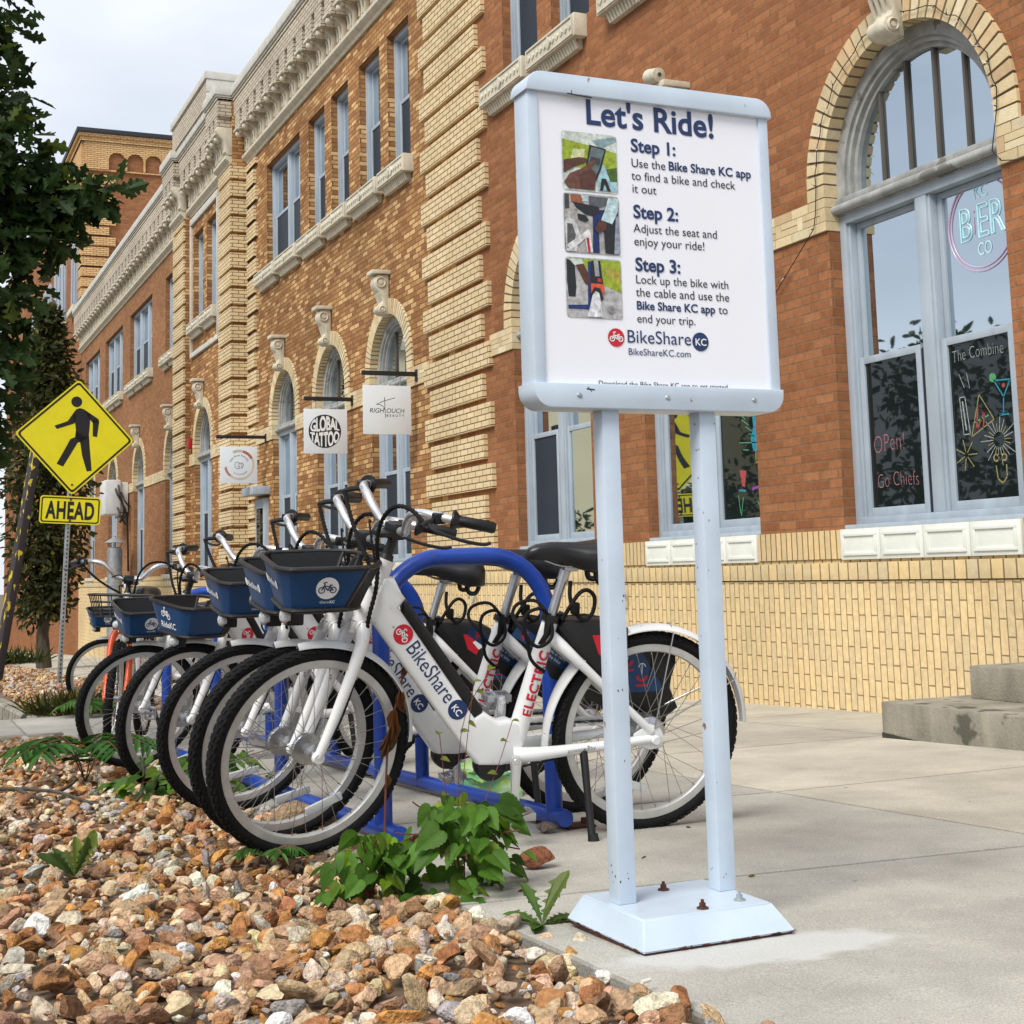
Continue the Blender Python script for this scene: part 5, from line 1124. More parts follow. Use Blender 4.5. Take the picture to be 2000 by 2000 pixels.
def arct(t, r, a0, sz, d):
    x = 0; w0 = text_w(t)*sz
    b.text(t,lambda u,v: FN(0)(.02+(r+d*v)*math.cos(R(a0)-d*(u-w0/2)/r), (r+d*v)*math.sin(R(a0)-d*(u-w0/2)/r)),sz,0,'LEFT',1)
arct('Able Root Remedy',.235,93,.075,1); arct('A Love Language',.27,-84,.06,-1)
for Q in ([(-.05,.08),(-.10,.05),(-.11,-.02),(-.09,-.07),(-.05,-.10),(0,-.10),(.03,-.08)],[(-.05,.08),(0,.07),(.03,.05),(.04,.02),(0,.03),(-.03,.02)],[(-.02,-.02),(.03,-.04),(.0,-.06),(-.03,-.05)],[(.06,.02),(.10,.04),(.13,.01),(.11,-.05),(.08,-.09),(.04,-.08)],[(.07,-.0),(.09,-.03),(.07,-.06)],[(.05,.05),(.08,.06),(.1,.03)]): b.line(FN(0),Q,.012,None,0)
b.build('round_logo',[INK,COPI,TANI],bd,origin=(0,0,0))

# ------------------------------------------------------------------ small things on the walls
o = MB().box((0,0,0),(.10,.16,.22),None,.01).build('alarm_box',mat('red_alarm',(.36,.012,.012),.4)); o.location = (XP+.28-.02,31.62,3.72); o.location = (6.0-.05,30.1,3.66); tag(o,'small red alarm box high on the tan brick entrance bay','alarm box')
ac = empty('utility_cabinet',(5.88,39.9,2.62),'white wall-hung utility cabinet with black cables, above the metal flue','utility box')
b = MB(); b.box((-.12,0,.48),(.42,.95,.92),None,.05); b.box((.14,0,.48),(.3,.8,.8),None,.02); b.build('housing',mat('cabinet_white',(.66,.67,.66),.45),ac,origin=(0,0,0))
b = MB(); 
for P in ([(-.05,-.48,.7),(-.02,-.56,.55),(.1,-.62,.3),(.22,-.66,-.1),(.26,-.66,-1.5)],[(.02,-.48,.8),(.05,-.6,.5),(.15,-.6,.1),(.05,-.55,-.2),(.2,-.62,.0)],[(.1,-.44,.6),(.15,-.75,.35),(.28,-.8,.2)],[(0,-.48,.2),(.08,-.58,-.05),(.2,-.6,-.25),(.24,-.62,-.1)]): b.tube(smooth_path(P,6),.025,6)
b.build('cables',BLACKP,ac,origin=(0,0,0)); b = MB(); bbox(b,.05,.3,-.3,.3,-.06,.0); b.build('wall_bracket',GALV,ac,origin=(0,0,0))
fl = empty('metal_flue',(5.72,38.75,gz(38.75)),'round galvanised flue with cone cap standing against the wall','flue pipe')
b = MB(); b.lathe([(.19,-.1),(.19,1.9),(.20,1.9),(.20,1.93),(.19,1.93),(.19,2.86),(.14,2.90)],24); b.build('flue_pipe',GALV,fl,origin=(0,0,0)); b = MB(); b.lathe([(.27,3.02),(.02,3.17),(0,3.17)],24); [b.tube([(.14*math.cos(a),.14*math.sin(a),2.90),(.2*math.cos(a),.2*math.sin(a),3.04)],.012,5) for a in (0,1.57,3.14,4.71)]; b.build('rain_cap',GALV,fl,origin=(0,0,0))
sc = empty('wall_fitting',(D,10.35,4.95),'small cream hooded pipe end on the red brick above the sign','wall lamp')
b = MB(); b.tube([(0,0,-.05),(-.15,0,.0),(-.22,-.02,.0)],.03,10); b.lathe([(.02,.16),(.06,.15),(.07,0),(.065,-.02)],16,Matrix.Translation((-.26,0,.03)) @ Matrix.Rotation(R(100),4,'X')); b.build('hooded_pipe',STONE,sc,origin=(0,0,0))  # cream pipe end on the wall, shaped as a small hood
# hose tap and scroll hooks on the cream base
o = MB().tube([(0,0,0),(-.12,0,0),(-.14,0,-.03)],.022,8).tube([(-.10,-.05,.04),(-.10,.05,.04)],.01,6).build('hose_tap',GALV); o.location = (D-.03,15.4,.32); tag(o,'grey hose tap sticking out of the cream brick base','tap')
for y, z, l in ((11.55,.58,'black scroll hook on the cream bricks right of the front saddle'),(15.1,.55,'small black scroll hook on the cream bricks left of the hose tap')):
    P = [(-.05,.10*math.cos(t)*(1-.13*t),.10*math.sin(t)*(1-.13*t)) for t in [k*.35 for k in range(16)]]; o = MB().tube(P,.011,6).build('scroll_hook',GALV); o.location = (D-.03,y,z); tag(o,l,'hook')

# ------------------------------------------------------------------ neon, chalk drawings, fairy lights in the bar window
wf = D+.13+.005
def glassfn(x): return lambda y, z: Vector((x, y, z))
ne = empty('neon_sign',(wf+.045,7.0,2.96),'pale blue and pink round neon tube sign inside the right upper pane','neon sign')
NEONB = mat('neon_tube_blue',(.45,.68,.74),.25); NEONP = mat('neon_tube_pink',(.50,.38,.52),.25)
for m, s in ((NEONB,.14),(NEONP,.02)):
    pb = m.node_tree.nodes['Principled BSDF']; pb.inputs['Emission Color'].default_value = (.25,.70,.85,1) if m is NEONB else (.7,.35,.65,1); pb.inputs['Emission Strength'].default_value = s
NX = .009
def stroke(b, P, r=.006, closed=False): b.tube([(NX,-x,z) for x,z in P],r,6,closed)
b = MB()
def outl(b,t,x,z,h,wd):
    V, F = text_geo(t,.0,'LEFT',1); from collections import Counter
    s = h/.72; w0 = text_w(t); ec = Counter()
    for f in F:
        for i in range(len(f)): ec[tuple(sorted((f[i],f[(i+1)%len(f)])))] += 1
    for (i,j),c in ec.items():
        if c == 1:
            p, q = V[i], V[j]; b.tube([(NX,-(x+p[0]/w0*wd),z+p[1]*s),(NX,-(x+q[0]/w0*wd),z+q[1]*s)],.0055,5,caps=False)
outl(b,'B',-.215,-.09,.225,.12); outl(b,'ER',-.05,-.09,.225,.25)
for t,x,z,h,w_ in (('KC',-.065,.165,.085,.13),('CO',-.055,-.205,.085,.13)):
    b.text(t,lambda u,v: Vector((NX,-(u+x),v+z)),h/.72,-.0,'LEFT',1,lambda u,v: (u*w_/(text_w(t)*h/.72),v))
b.build('blue_tubing',NEONB,ne,origin=(0,0,0)); b = MB()
for r in (.285,.31): stroke(b,[(r*math.cos(k*.13),r*1.0*math.sin(k*.13)) for k in range(48)],.0055,True)
stroke(b,[(-.072,-.06),(-.072,.05)],.004); stroke(b,[(-.072,.08),(-.072,.095)],.006); b.build('pink_tubing',NEONP,ne,origin=(0,0,0))
ck = empty('window_drawing',(wf,7.47,1.6),'chalk-pen words and drinks drawn on the lower panes of the big bar window','chalk drawing')
cols = {k: mat('chalk_'+k,tuple(q*.62 for q in c),.8,var=.35,vs=70) for k,c in (('pink',(.62,.22,.26)),('yellow',(.52,.46,.16)),('green',(.12,.55,.22)),('white',(.55,.6,.6)),('cyan',(.03,.42,.60)),('purple',(.45,.08,.6)),('red',(.6,.10,.10)))}
CN = list(cols); CM = list(cols.values()); XC = .0165
cf = lambda y, z: Vector((XC, -y, z))     # x to the right in the picture = -Y
def hand(t,x,z,sz,c): b = MB(); b.text(t,lambda u,v: cf(u+x,v+z+.04*math.sin(u*9)*sz),sz,-.022,'LEFT',1.05,lambda u,v: (u*.82,v*1.15+.05*math.sin(u*5)*sz)); b.build('chalk_words',cols[c],ck,origin=(0,0,0))
hand('OPen!',-.70,-.02,.155,'pink'); hand('Go Chiefs',-.68,-.26,.125,'pink'); hand('The Combine',.155,.50,.098,'white')
def ln(P,c,wd=.007): b.line(cf,P,wd,None,CN.index(c))
def done(n): b.build(n,CM,ck,origin=(0,0,0))
b = MB(); ln([(.20,.27),(.25,.27),(.28,.03),(.22,.03),(.20,.27)],'white'); ln([(.225,.24),(.245,.06)],'white',.012); ln([(.21,.42),(.25,.33)],'white',.005); ln([(.28,.42),(.30,.32)],'white',.005); done('drawn_tumbler')
b = MB(); ln([(.38,.27),(.29,.01),(.50,.10),(.38,.27)],'yellow'); ln([(.36,.2),(.34,.05),(.42,.16),(.40,.06)],'red',.012); ln([(.33,.10),(.45,.13)],'green',.01); done('drawn_slice')
b = MB(); ln([(.52,.34),(.66,.33),(.595,.23),(.52,.34)],'cyan',.009); ln([(.595,.23),(.585,.13),(.55,.12),(.63,.12)],'cyan',.009); b.disc(cf,(.51,.36),.03,10,mi=2); b.disc(cf,(.60,.30),.015,8,mi=6); done('drawn_cocktail')
b = MB(); ln([(.74,.27),(.70,.10),(.78,.05)],'yellow'); [b.disc(cf,(.74+.02*(k%2),.24-.05*k),.014,8,mi=6) for k in range(3)]; ln([(.70,.28),(.80,.28)],'red',.012); done('drawn_drink')
b = MB()
for k in range(7): a = k*.9; ln([(.23+.02*math.cos(a),-.10+.02*math.sin(a)),(.23+.10*math.cos(a),-.10+.10*math.sin(a))],'yellow',.006)
done('drawn_burst'); b = MB()
for k in range(22): a = k*.285; ln([(.53+.05*math.cos(a),-.03+.05*math.sin(a)),(.53+(.10+.03*(k%3))*math.cos(a),-.03+(.10+.03*(k%3))*math.sin(a))],'white' if k%3 else 'yellow',.005)
for s in (-1,1): b.disc(cf,(.53+.035*s,-.14),.026,12,.016,mi=1)
ln([(.49,-.19),(.50,-.27),(.54,-.30),(.58,-.26),(.58,-.19)],'yellow',.009); done('drawn_face')
ck2 = empty('window_drawing',(wf,10.27,1.6),'cyan glass and flowers drawn on the window between the sign posts','chalk drawing'); b = MB()
b.add([cf(*p) for p in ((.60,.42),(.68,.44),(.66,.34),(.70,.22),(.655,.13),(.595,.14),(.565,.24),(.61,.33))],[tuple(range(8))],None,CN.index('cyan'),None,False); b.line(cf,[(.63,.13),(.625,.05),(.59,.04),(.67,.05)],.012,None,1); b.build('drawn_glass',CM,ck2,origin=(0,0,0)); b = MB()
for k in range(6): b.line(cf,[(.40+.05*k%.2,.46-.06*k),(.50+.04*k%.17,.40-.05*k)],.008,None,2)
b.build('drawn_leaves',CM,ck2,origin=(0,0,0)); b = MB()
b.add([cf(*p) for p in ((.38,.0),(.48,-.01),(.45,-.14),(.41,-.13))],[(0,1,2,3)],None,6,None,False); b.line(cf,[(.36,-.16),(.46,-.17)],.014,None,4); b.line(cf,[(.56,-.16),(.78,-.13)],.022,None,5)
for P in ([(.35,-.2),(.37,-.34)],[(.42,-.22),(.38,-.36)],[(.62,-.26),(.70,-.36)],[(.68,-.24),(.72,-.33)]): b.line(cf,P,.008,None,2)
b.build('drawn_flowers',CM,ck2,origin=(0,0,0))
st = empty('string_lights',(D,8.4,3.3),'dark wire of tiny bulbs strung round the arched window','string lights'); b = MB(); bu = MB()
P = [(-.03,.62,-.45),(-.035,.45,-.33),(-.04,.20,-.16),(-.04,.06,-.06),(-.04,.03,.05)]
P += [(-.045,y+.012*math.sin(i*2.1),z+.015*math.sin(i*1.3)) for i,(y,z) in enumerate(arc(7.47-8.4,SP-3.3,.93,40))]
P += [(-.04,-1.78,.0),(-.04,-1.85,-.08),(-.04,-2.1,-.14),(-.04,-2.5,-.1)]
b.tube(P,.0035,5)
for i in range(1,len(P)-1,2):
    p = Vector(P[i]); d = Vector((-.5,random.uniform(-1,1),random.uniform(-1,1))).normalized(); b.tube([p,p+d*.02],.004,5); bu.tube([p+d*.02,p+d*.05],[.004,.002],5)
b.build('wire',BLACKP,st,origin=(0,0,0)); bu.build('bulbs',mat('tiny_bulb',(.55,.55,.5),.2),st,origin=(0,0,0))

# ------------------------------------------------------------------ concrete steps at the bar door
sp_ = empty('concrete_steps',(5.08,6.6,gz(6.6)),'weathered concrete entrance steps with a dark stained foot','steps')
b = MB(); b.box((.56,-1.9,.062),(1.12,3.8,.265),None,.008); b.build('lower_step',CONCOLD,sp_,origin=(0,0,0)); b = MB(); b.box((.80,-1.97,.284),(.64,3.6,.178),None,.008); b.build('upper_step',CONCOLD,sp_,origin=(0,0,0))
b = MB(); b.add([(-.004,0.0,-.06),(-.004,-.6,-.05),(-.004,-1.3,-.045),(-.004,-2.2,-.04),(-.004,-3.8,-.03),(-.004,-3.8,.02),(-.004,-2.2,.005),(-.004,-1.4,.0),(-.004,-.8,-.01),(-.004,-.3,.01),(-.004,0,.03)][::-1],[tuple(range(11))],None,0,None,False); b.build('damp_stain',mat('damp_stain',(.045,.04,.03),.9,var=.3,vs=20),sp_,origin=(0,0,0))
# ------------------------------------------------------------------ gravel
def ico(sub):
    bm = bmesh.new(); bmesh.ops.create_icosphere(bm, subdivisions=sub, radius=1); bm.verts.index_update()
    V = np.array([v.co[:] for v in bm.verts]); F = np.array([[v.index for v in f.verts] for f in bm.faces]); bm.free(); return V, F
def stone_shapes(n, sub, seed):
    rg = np.random.default_rng(seed); V0, F = ico(sub); S = []
    for _ in range(n):
        V = V0.copy()
        for k in range(rg.integers(7,12)):
            d = rg.normal(size=3); d /= np.linalg.norm(d); h = rg.uniform(.44,.86); t = V@d
            V -= np.outer(np.maximum(t-h,0)*.985, d)
        f = rg.normal(size=(3,3))*2.6
        V *= (1+.045*np.sin(V@f[0]+1)+.03*np.sin(V@f[1]*1.9))[:,None]
        V *= np.array([rg.uniform(.85,1.45), rg.uniform(.75,1.05), rg.uniform(.42,.75)]); S.append(V)
    return S, F
PAL = np.array([(.56,.39,.23),(.42,.20,.085),(.36,.215,.125),(.70,.61,.48),(.36,.34,.32),(.52,.33,.21),(.48,.24,.075),(.64,.49,.31),(.27,.14,.075),(.57,.47,.36),(.56,.28,.13),(.76,.72,.65)])
PW = np.array([.19,.14,.12,.09,.045,.11,.09,.11,.04,.04,.02,.02]); PW = PW/PW.sum()
def stones(name, pts, size, sub, seed):
    rg = np.random.default_rng(seed); S, F = stone_shapes(26, sub, seed); n = len(pts); nv = len(S[0])
    V = np.empty((n,nv,3)); C = np.empty((n,nv,3)); w_ = rg.integers(0,len(S),n)
    for i in range(n):
        q = rg.normal(size=4); tilt = .55
        ang = rg.uniform(0,2*np.pi); M = np.array(Matrix.Rotation(ang,3,'Z') @ Matrix.Rotation(rg.normal()*tilt,3,'X') @ Matrix.Rotation(rg.normal()*tilt,3,'Y'))
        V[i] = (S[w_[i]]*size[i])@M.T+pts[i]
        C[i] = np.clip(PAL[rg.choice(len(PAL),p=PW)]*rg.uniform(.80,1.38)*(1+rg.normal(size=3)*.04),.02,.85)
    Fa = (F[None]+(np.arange(n)*nv)[:,None,None]).reshape(-1,3)
    return np_mesh(name, V.reshape(-1,3), [Fa], C.reshape(-1,3), ROCK)
def scatter(x0,x1,y0,y1,dens,rg,edge=None):
    n = int((x1-x0)*(y1-y0)*dens); x = rg.uniform(x0,x1,n); y = rg.uniform(y0,y1,n)
    if edge is not None:
        k = x < edge(y)+rg.normal(size=n)*.035; x, y = x[k], y[k]
    return x, y
edge = lambda y: 1.40+.10*np.clip((y-2.9)/.4,0,1)+.02*np.sin(y*5)
rg = np.random.default_rng(3); parts_ = []
vz = np.vectorize(bedz)
x1, y1 = scatter(-.9,1.6,1.3,4.2,800,rg,edge); x2, y2 = scatter(-1.3,1.6,4.2,7.2,640,rg,edge); x3, y3 = scatter(-1.6,1.55,7.2,11.15,330,rg,edge); x4, y4 = scatter(-2.4,-.9,-1,4.2,130,rg); x5, y5 = scatter(-.9,1.35,-1,1.3,250,rg)
def mk(x,y,lo,hi,lift=.9):
    s = lo*.85+(hi*1.08-lo*.85)*rg.random(len(x))**2.9; z = vz(x,y)+rg.uniform(-.6,lift,len(x))*s*.75; return np.stack([x,y,z],1), s
ms = []
for i,(x,y,lo,hi,sub) in enumerate(((x1,y1,.0125,.040,3),(x2,y2,.0125,.037,2),(x3,y3,.018,.042,2),(np.r_[x4,x5],np.r_[y4,y5],.02,.045,1))):
    P, s = mk(x,y,lo,hi); ms.append(stones('gravel', P, s, sub, 20+i))
# join into one object
bm = bmesh.new()
for m_ in ms: bm.from_mesh(m_)
me = bpy.data.meshes.new('gravel'); bm.to_mesh(me); bm.free(); me.materials.append(ROCK)
[bpy.data.meshes.remove(m_) for m_ in ms]
o = bpy.data.objects.new('gravel', me); COL.objects.link(o); o['kind'] = 'stuff'
x, y = scatter(1.45,2.6,13.5,36,150,rg); P, s = mk(x,y,.022,.05); o = bpy.data.objects.new('bed_gravel', stones('bed_gravel',P,s,1,55)); COL.objects.link(o); o['kind'] = 'stuff'
# loose rocks on the concrete
def rock(name, label, x, y, z, s, col, seed, sq=(1,1,1)):
    S, F = stone_shapes(1,3,seed); V = S[0]*s*np.array(sq); C = np.tile(np.array(col),(len(V),1)); V[:,2] -= V[:,2].min()
    o = bpy.data.objects.new(name, np_mesh(name,V,[F],C,ROCK)); COL.objects.link(o); o.location = (x,y,z); tag(o,label,'rock')
rock('rock','grey-brown squarish rock beside the end of the rack rail',2.13,4.63,gz(4.6),.040,(.22,.18,.15),5)
rock('rock','rust-red pyramid-shaped rock on the concrete behind the vine',1.83,4.02,gz(4),.062,(.28,.11,.06),8,(1,.8,.9))
rock('rock','pale flat stone lying against the middle of the floor rail',2.13,5.62,gz(5.6),.038,(.40,.33,.27),9,(1,1,.6))
rock('rock','small tan stone next to the pale one by the floor rail',2.17,5.42,gz(5.4),.030,(.36,.26,.18),12)
rock('rock','large tan boulder-like rock under the nearest front wheel',1.44,5.28,gz(5.28)-.03,.12,(.44,.31,.19),15,(1.1,.8,1))
rock('rock','dark grey chunk in the vine beside the front wheel',1.46,4.48,gz(4.5)-.03,.075,(.25,.22,.19),17)
# dry leaves lying on the gravel and concrete
rgl = np.random.default_rng(31); n = 46
x = np.r_[rgl.uniform(-.8,1.3,34),rgl.uniform(1.5,3.2,12)]; y = np.r_[rgl.uniform(1.9,7,34),rgl.uniform(2.2,6.5,12)]
LITTER = [np.c_[x,y,np.where(x<1.42,vz(x,y)+.028,gz(y)+.004)], np.c_[rgl.normal(size=n),rgl.normal(size=n),rgl.normal(size=n)*.12], np.c_[rgl.normal(size=n)*.15,rgl.normal(size=n)*.15,np.ones(n)], rgl.uniform(.012,.034,n), np.array([.16,.085,.035])*rgl.uniform(.5,1.5,(n,1))]
# cigarette butt, dark spots
o = MB().tube([(0,0,0),(.024,.008,0)],.004,8).build('cigarette_butt',mat('butt_white',(.7,.68,.62),.7)); o.location = (1.402,2.62,gz(2.6)+.02); tag(o,'white cigarette butt at the edge of the gravel','cigarette butt')

# ------------------------------------------------------------------ leaves and plants
def leaves(name, shape, P, D, U, size, col, fold=.25, curl=.15):
    """shape: outline of the half leaf (x along, y>=0) from base to tip; P base points, D directions, U up hints"""
    half = np.array(shape); k = len(half); n = len(P)
    mid = np.array([[half[0,0],0]]+[[half[-1,0],0]]); ln_ = half[:,0]
    def zz(x,y): return fold*np.abs(y)-curl*x*x
    loc = []
    for sgn in (1,-1): loc += [(x, sgn*y, zz(x,y)) for x,y in half]
    loc = np.array(loc)                                   # 2k verts; the first and last of each half lie on the midrib
    D = D/np.linalg.norm(D,axis=1,keepdims=True); S = np.cross(U,D); S /= np.linalg.norm(S,axis=1,keepdims=True)+1e-9; W_ = np.cross(D,S)
    V = P[:,None,:]+size[:,None,None]*(loc[None,:,0:1]*D[:,None,:]+loc[None,:,1:2]*S[:,None,:]+loc[None,:,2:3]*W_[:,None,:])
    b0 = (np.arange(n)*2*k)[:,None]; F1 = b0+np.arange(k)[None]; F2 = b0+k+np.arange(k)[None][:, ::-1]
    return np_mesh(name, V.reshape(-1,3), [np.concatenate([F1,F2])], np.repeat(col,2*k,0), LEAF)
OAK = [(0,0),(.05,.03),(.18,.10),(.26,.22),(.34,.20),(.36,.11),(.44,.13),(.52,.30),(.62,.29),(.63,.16),(.70,.17),(.78,.30),(.86,.24),(.88,.12),(1.0,.05),(1.04,0)]
HEART = [(0,0),(-.12,.10),(-.14,.26),(-.04,.40),(.05,.43),(.08,.47),(.16,.44),(.20,.47),(.30,.43),(.34,.46),(.44,.38),(.50,.39),(.60,.28),(.68,.26),(.80,.14),(.88,.10),(1.0,0)]
OVAL = [(0,0),(.15,.14),(.4,.24),(.65,.20),(.88,.09),(1,0)]
LANCE = [(0,0),(.15,.09),(.35,.13),(.6,.10),(.85,.04),(1,0)]
DAND = [(0,0),(.1,.03),(.2,.05),(.22,.12),(.28,.06),(.36,.08),(.37,.17),(.45,.09),(.52,.11),(.53,.21),(.62,.12),(.68,.14),(.70,.23),(.80,.14),(.92,.10),(1,0)]
o = bpy.data.objects.new('leaf_litter', leaves('leaf_litter',[(0,0),(.2,.18),(.5,.26),(.8,.14),(1,0)],*LITTER,.5,.4)); COL.objects.link(o); o['kind'] = 'stuff'
def green(n, rg, base, var=.3, yel=.1):
    c = np.array(base)[None]*rg.uniform(1-var,1+var,(n,1))*np.array([1,1,1])[None]; y = rg.random(n) < yel; c[y] *= np.array([2.1,1.5,.8]); return c
def rand_dirs(n, rg, up=0): d = rg.normal(size=(n,3)); d[:,2] = d[:,2]*.7+up; return d/np.linalg.norm(d,axis=1,keepdims=True)
def crown(blobs, per, rg, shell=.55):
    P, O = [], []
    for (cx,cy,cz,rx,ry,rz,n) in blobs:
        m = int(n*per); d = rg.normal(size=(m,3)); d /= np.linalg.norm(d,axis=1,keepdims=True); r = rg.random(m)**shell
        P.append(np.array([cx,cy,cz])+d*r[:,None]*np.array([rx,ry,rz])); O.append(d)
    return np.concatenate(P), np.concatenate(O)
def tree(name, label, base, trunk, limbs, P, O, shape, size, basec, rg, var=.45, yel=.06, group=None, fold=.2):
    e = empty(name, base, label, 'tree', group); b = MB(); B_ = Vector(base)
    b.tube([Vector(p)-B_ for p,_ in trunk],[r for _,r in trunk],10); o = b.build('trunk',BARK,e,origin=(0,0,0))
    if limbs:
        b = MB()
        for L_ in limbs: Q = smooth_path([Vector(p)-B_ for p in L_[0]],4); b.tube(Q,[L_[1]*(1-.8*i/len(Q)) for i in range(len(Q))],6)
        b.build('limbs',BARK,e,origin=(0,0,0))
    n = len(P); D = O*.8+rand_dirs(n,rg,-.25)*.9; U = rand_dirs(n,rg,1.2)
    m_ = leaves('crown',shape,P-np.array(base),D,U,size*rg.uniform(.7,1.25,n),green(n,rg,basec,var,yel),fold); o = bpy.data.objects.new('crown',m_); COL.objects.link(o); o.parent = e
    return e
rg = np.random.default_rng(5)
# big oak on the left, its bough reaching over the bed
bx, by = -1.35, 9.6; bz = gz(by)
blobs = []
for cx_,cy_,cz_,r_,n in ((.36,9.3,4.9,.42,240),(.42,9.0,4.35,.36,220),(.45,9.1,3.85,.36,240),(.50,9.0,3.45,.36,260),(.74,9.0,3.22,.24,150),(.90,9.0,3.12,.20,110),(1.06,9.0,3.16,.16,70),(1.18,8.95,3.22,.12,36),(1.30,8.95,3.27,.07,12),(.62,9.0,2.98,.30,200),(.92,9.0,2.92,.16,70),(.56,9.0,2.62,.32,220),(.62,9.1,2.30,.26,130),(.52,9.0,2.05,.26,130),(.46,9.1,1.75,.24,90),(.42,9.0,1.55,.16,36),(.0,9.3,5.4,.6,260),(-.3,9.4,4.6,.7,380),(-.2,9.4,3.7,.7,380),(-.1,9.3,2.9,.7,360),(.0,9.3,2.2,.5,200),(-1.4,9.6,5.6,1.4,700),(-1.5,9.7,4.0,1.5,800),(-1.2,10.3,4.6,1.3,500),(.3,10.0,4.6,.5,150),(.25,10.0,3.4,.55,170),(.2,9.9,2.5,.45,130)):
    blobs.append((cx_,cy_,cz_,r_*1.05,r_*1.2,r_*.95,n))
P, O = crown(blobs, 1.0, rg, .5)
limbs = [([(bx,by,bz+2.2),(-.7,9.3,2.9),(.3,9.05,3.15),(.8,9.0,3.15),(1.34,8.95,3.28)],.06),([(bx,by,bz+2.8),(-.5,9.3,3.9),(.3,9.1,4.5)],.06),([(bx,by,bz+1.9),(-.5,9.3,2.2),(.5,9.0,2.3)],.05),([(.2,9.05,2.5),(.45,9.0,2.1),(.46,9.05,1.6)],.02),([(.3,9.05,3.15),(.6,9,2.9),(.95,9.0,2.92)],.02),([(bx,by,bz+3.4),(-1.2,9.7,4.6),(-.9,9.8,5.8)],.08)]
tree('oak_tree','big dark oak tree at the left edge, a leafy bough reaching over the gravel',(bx,by,bz),[((bx,by,bz-.1),.20),((bx+.05,by,bz+1.5),.15),((bx,by,bz+2.8),.12),((bx+.1,by+.1,bz+4.5),.07)],limbs,P,O,OAK,.145,(.034,.070,.019),rg,.6,.10)
# dense columnar tree behind the yellow sign
tx, ty = 3.35, 32.5; tz = bedz(2.5,ty)
blobs = []
for k in range(30):
    t = k/29; z = tz+1.15+t*6.3; rr = (.55+.55*math.sin(min(1,t*1.6)*math.pi*.5))*(1-.75*max(0,t-.55)/.45)
    for j in range(4): a = k*2.4+j*1.57; blobs.append((tx+.5*rr*math.cos(a),ty+.5*rr*math.sin(a),z+random.uniform(-.1,.1),rr*.62,rr*.62,.42,70))
P, O = crown(blobs,1.0,rg,.45)
tree('columnar_tree','dense narrow tree with dark bronze-green leaves behind the yellow sign',(tx,ty,tz),[((tx+.0,ty,tz-.1),.17),((tx-.04,ty,tz+.6),.13),((tx+.03,ty,tz+1.4),.10),((tx,ty,tz+5),.04)],[([(tx,ty,tz+.8),(tx+.35,ty-.1,tz+1.3),(tx+.6,ty-.2,tz+1.9)],.05),([(tx,ty,tz+.9),(tx-.35,ty,tz+1.4),(tx-.5,ty,tz+2)],.05)],P,O,OVAL,.17,(.052,.062,.020),rg,.55,.12)
# more greenery and pale buildings down the street
rg = np.random.default_rng(8)
for i,(x,y,r_,h,l) in enumerate(((1.4,41,1.6,4.2,'round green tree just left of the dense narrow tree, farther off'),(-3,55,3,6,'far broad street tree low at the left edge'))):
    z = gz(y); bl = [(x+random.uniform(-.5,.5)*r_,y+random.uniform(-.5,.5)*r_,z+h*.6+random.uniform(-.35,.35)*h,r_*.5,r_*.5,h*.2,170) for _ in range(14)]
    P, O = crown(bl,1,rg,.5); tree('street_tree',l,(x,y,z),[((x,y,z-.1),.16),((x,y,z+h*.6),.08)],None,P,O,OVAL,.24,(.040,.070,.018),rg,.5,.1)
pb_ = empty('far_building',(-2,95,gz(95)),'pale pinkish plain building far down the street','building')
b = MB(); b.box((0,8,4.5),(15,16,13)); b.build('wall',mat('pink_stucco',(.50,.40,.36),.8,var=.1,vs=1),pb_,origin=(0,0,0)); b = MB(); b.box((0,8,11.1),(15.4,16.4,.3)); b.build('roof_edge',COPING,pb_,origin=(0,0,0))
b = MB()
for k in range(5):
    for j in range(3): b.box((-5.4+2.7*k,-.02,1.6+3.1*j),(1.3,.1,1.7))
b.build('windows',GLASSD,pb_,origin=(0,0,0))
gh = empty('planting_box',(2.0,38.2,gz(38.2)),'low dark planter with greenery beside the far tree','planter')
b = MB(); b.box((0,0,.2),(1.2,.5,.5),None,.01); b.build('box',BLACKP,gh,origin=(0,0,0)); n = 160; P = np.c_[rg.uniform(-.6,.6,n),rg.uniform(-.25,.25,n),rg.uniform(.4,.9,n)]; o = bpy.data.objects.new('foliage',leaves('foliage',OVAL,P,rand_dirs(n,rg,.5),rand_dirs(n,rg,1),rg.uniform(.1,.2,n),green(n,rg,(.05,.09,.025)))); COL.objects.link(o); o.parent = gh
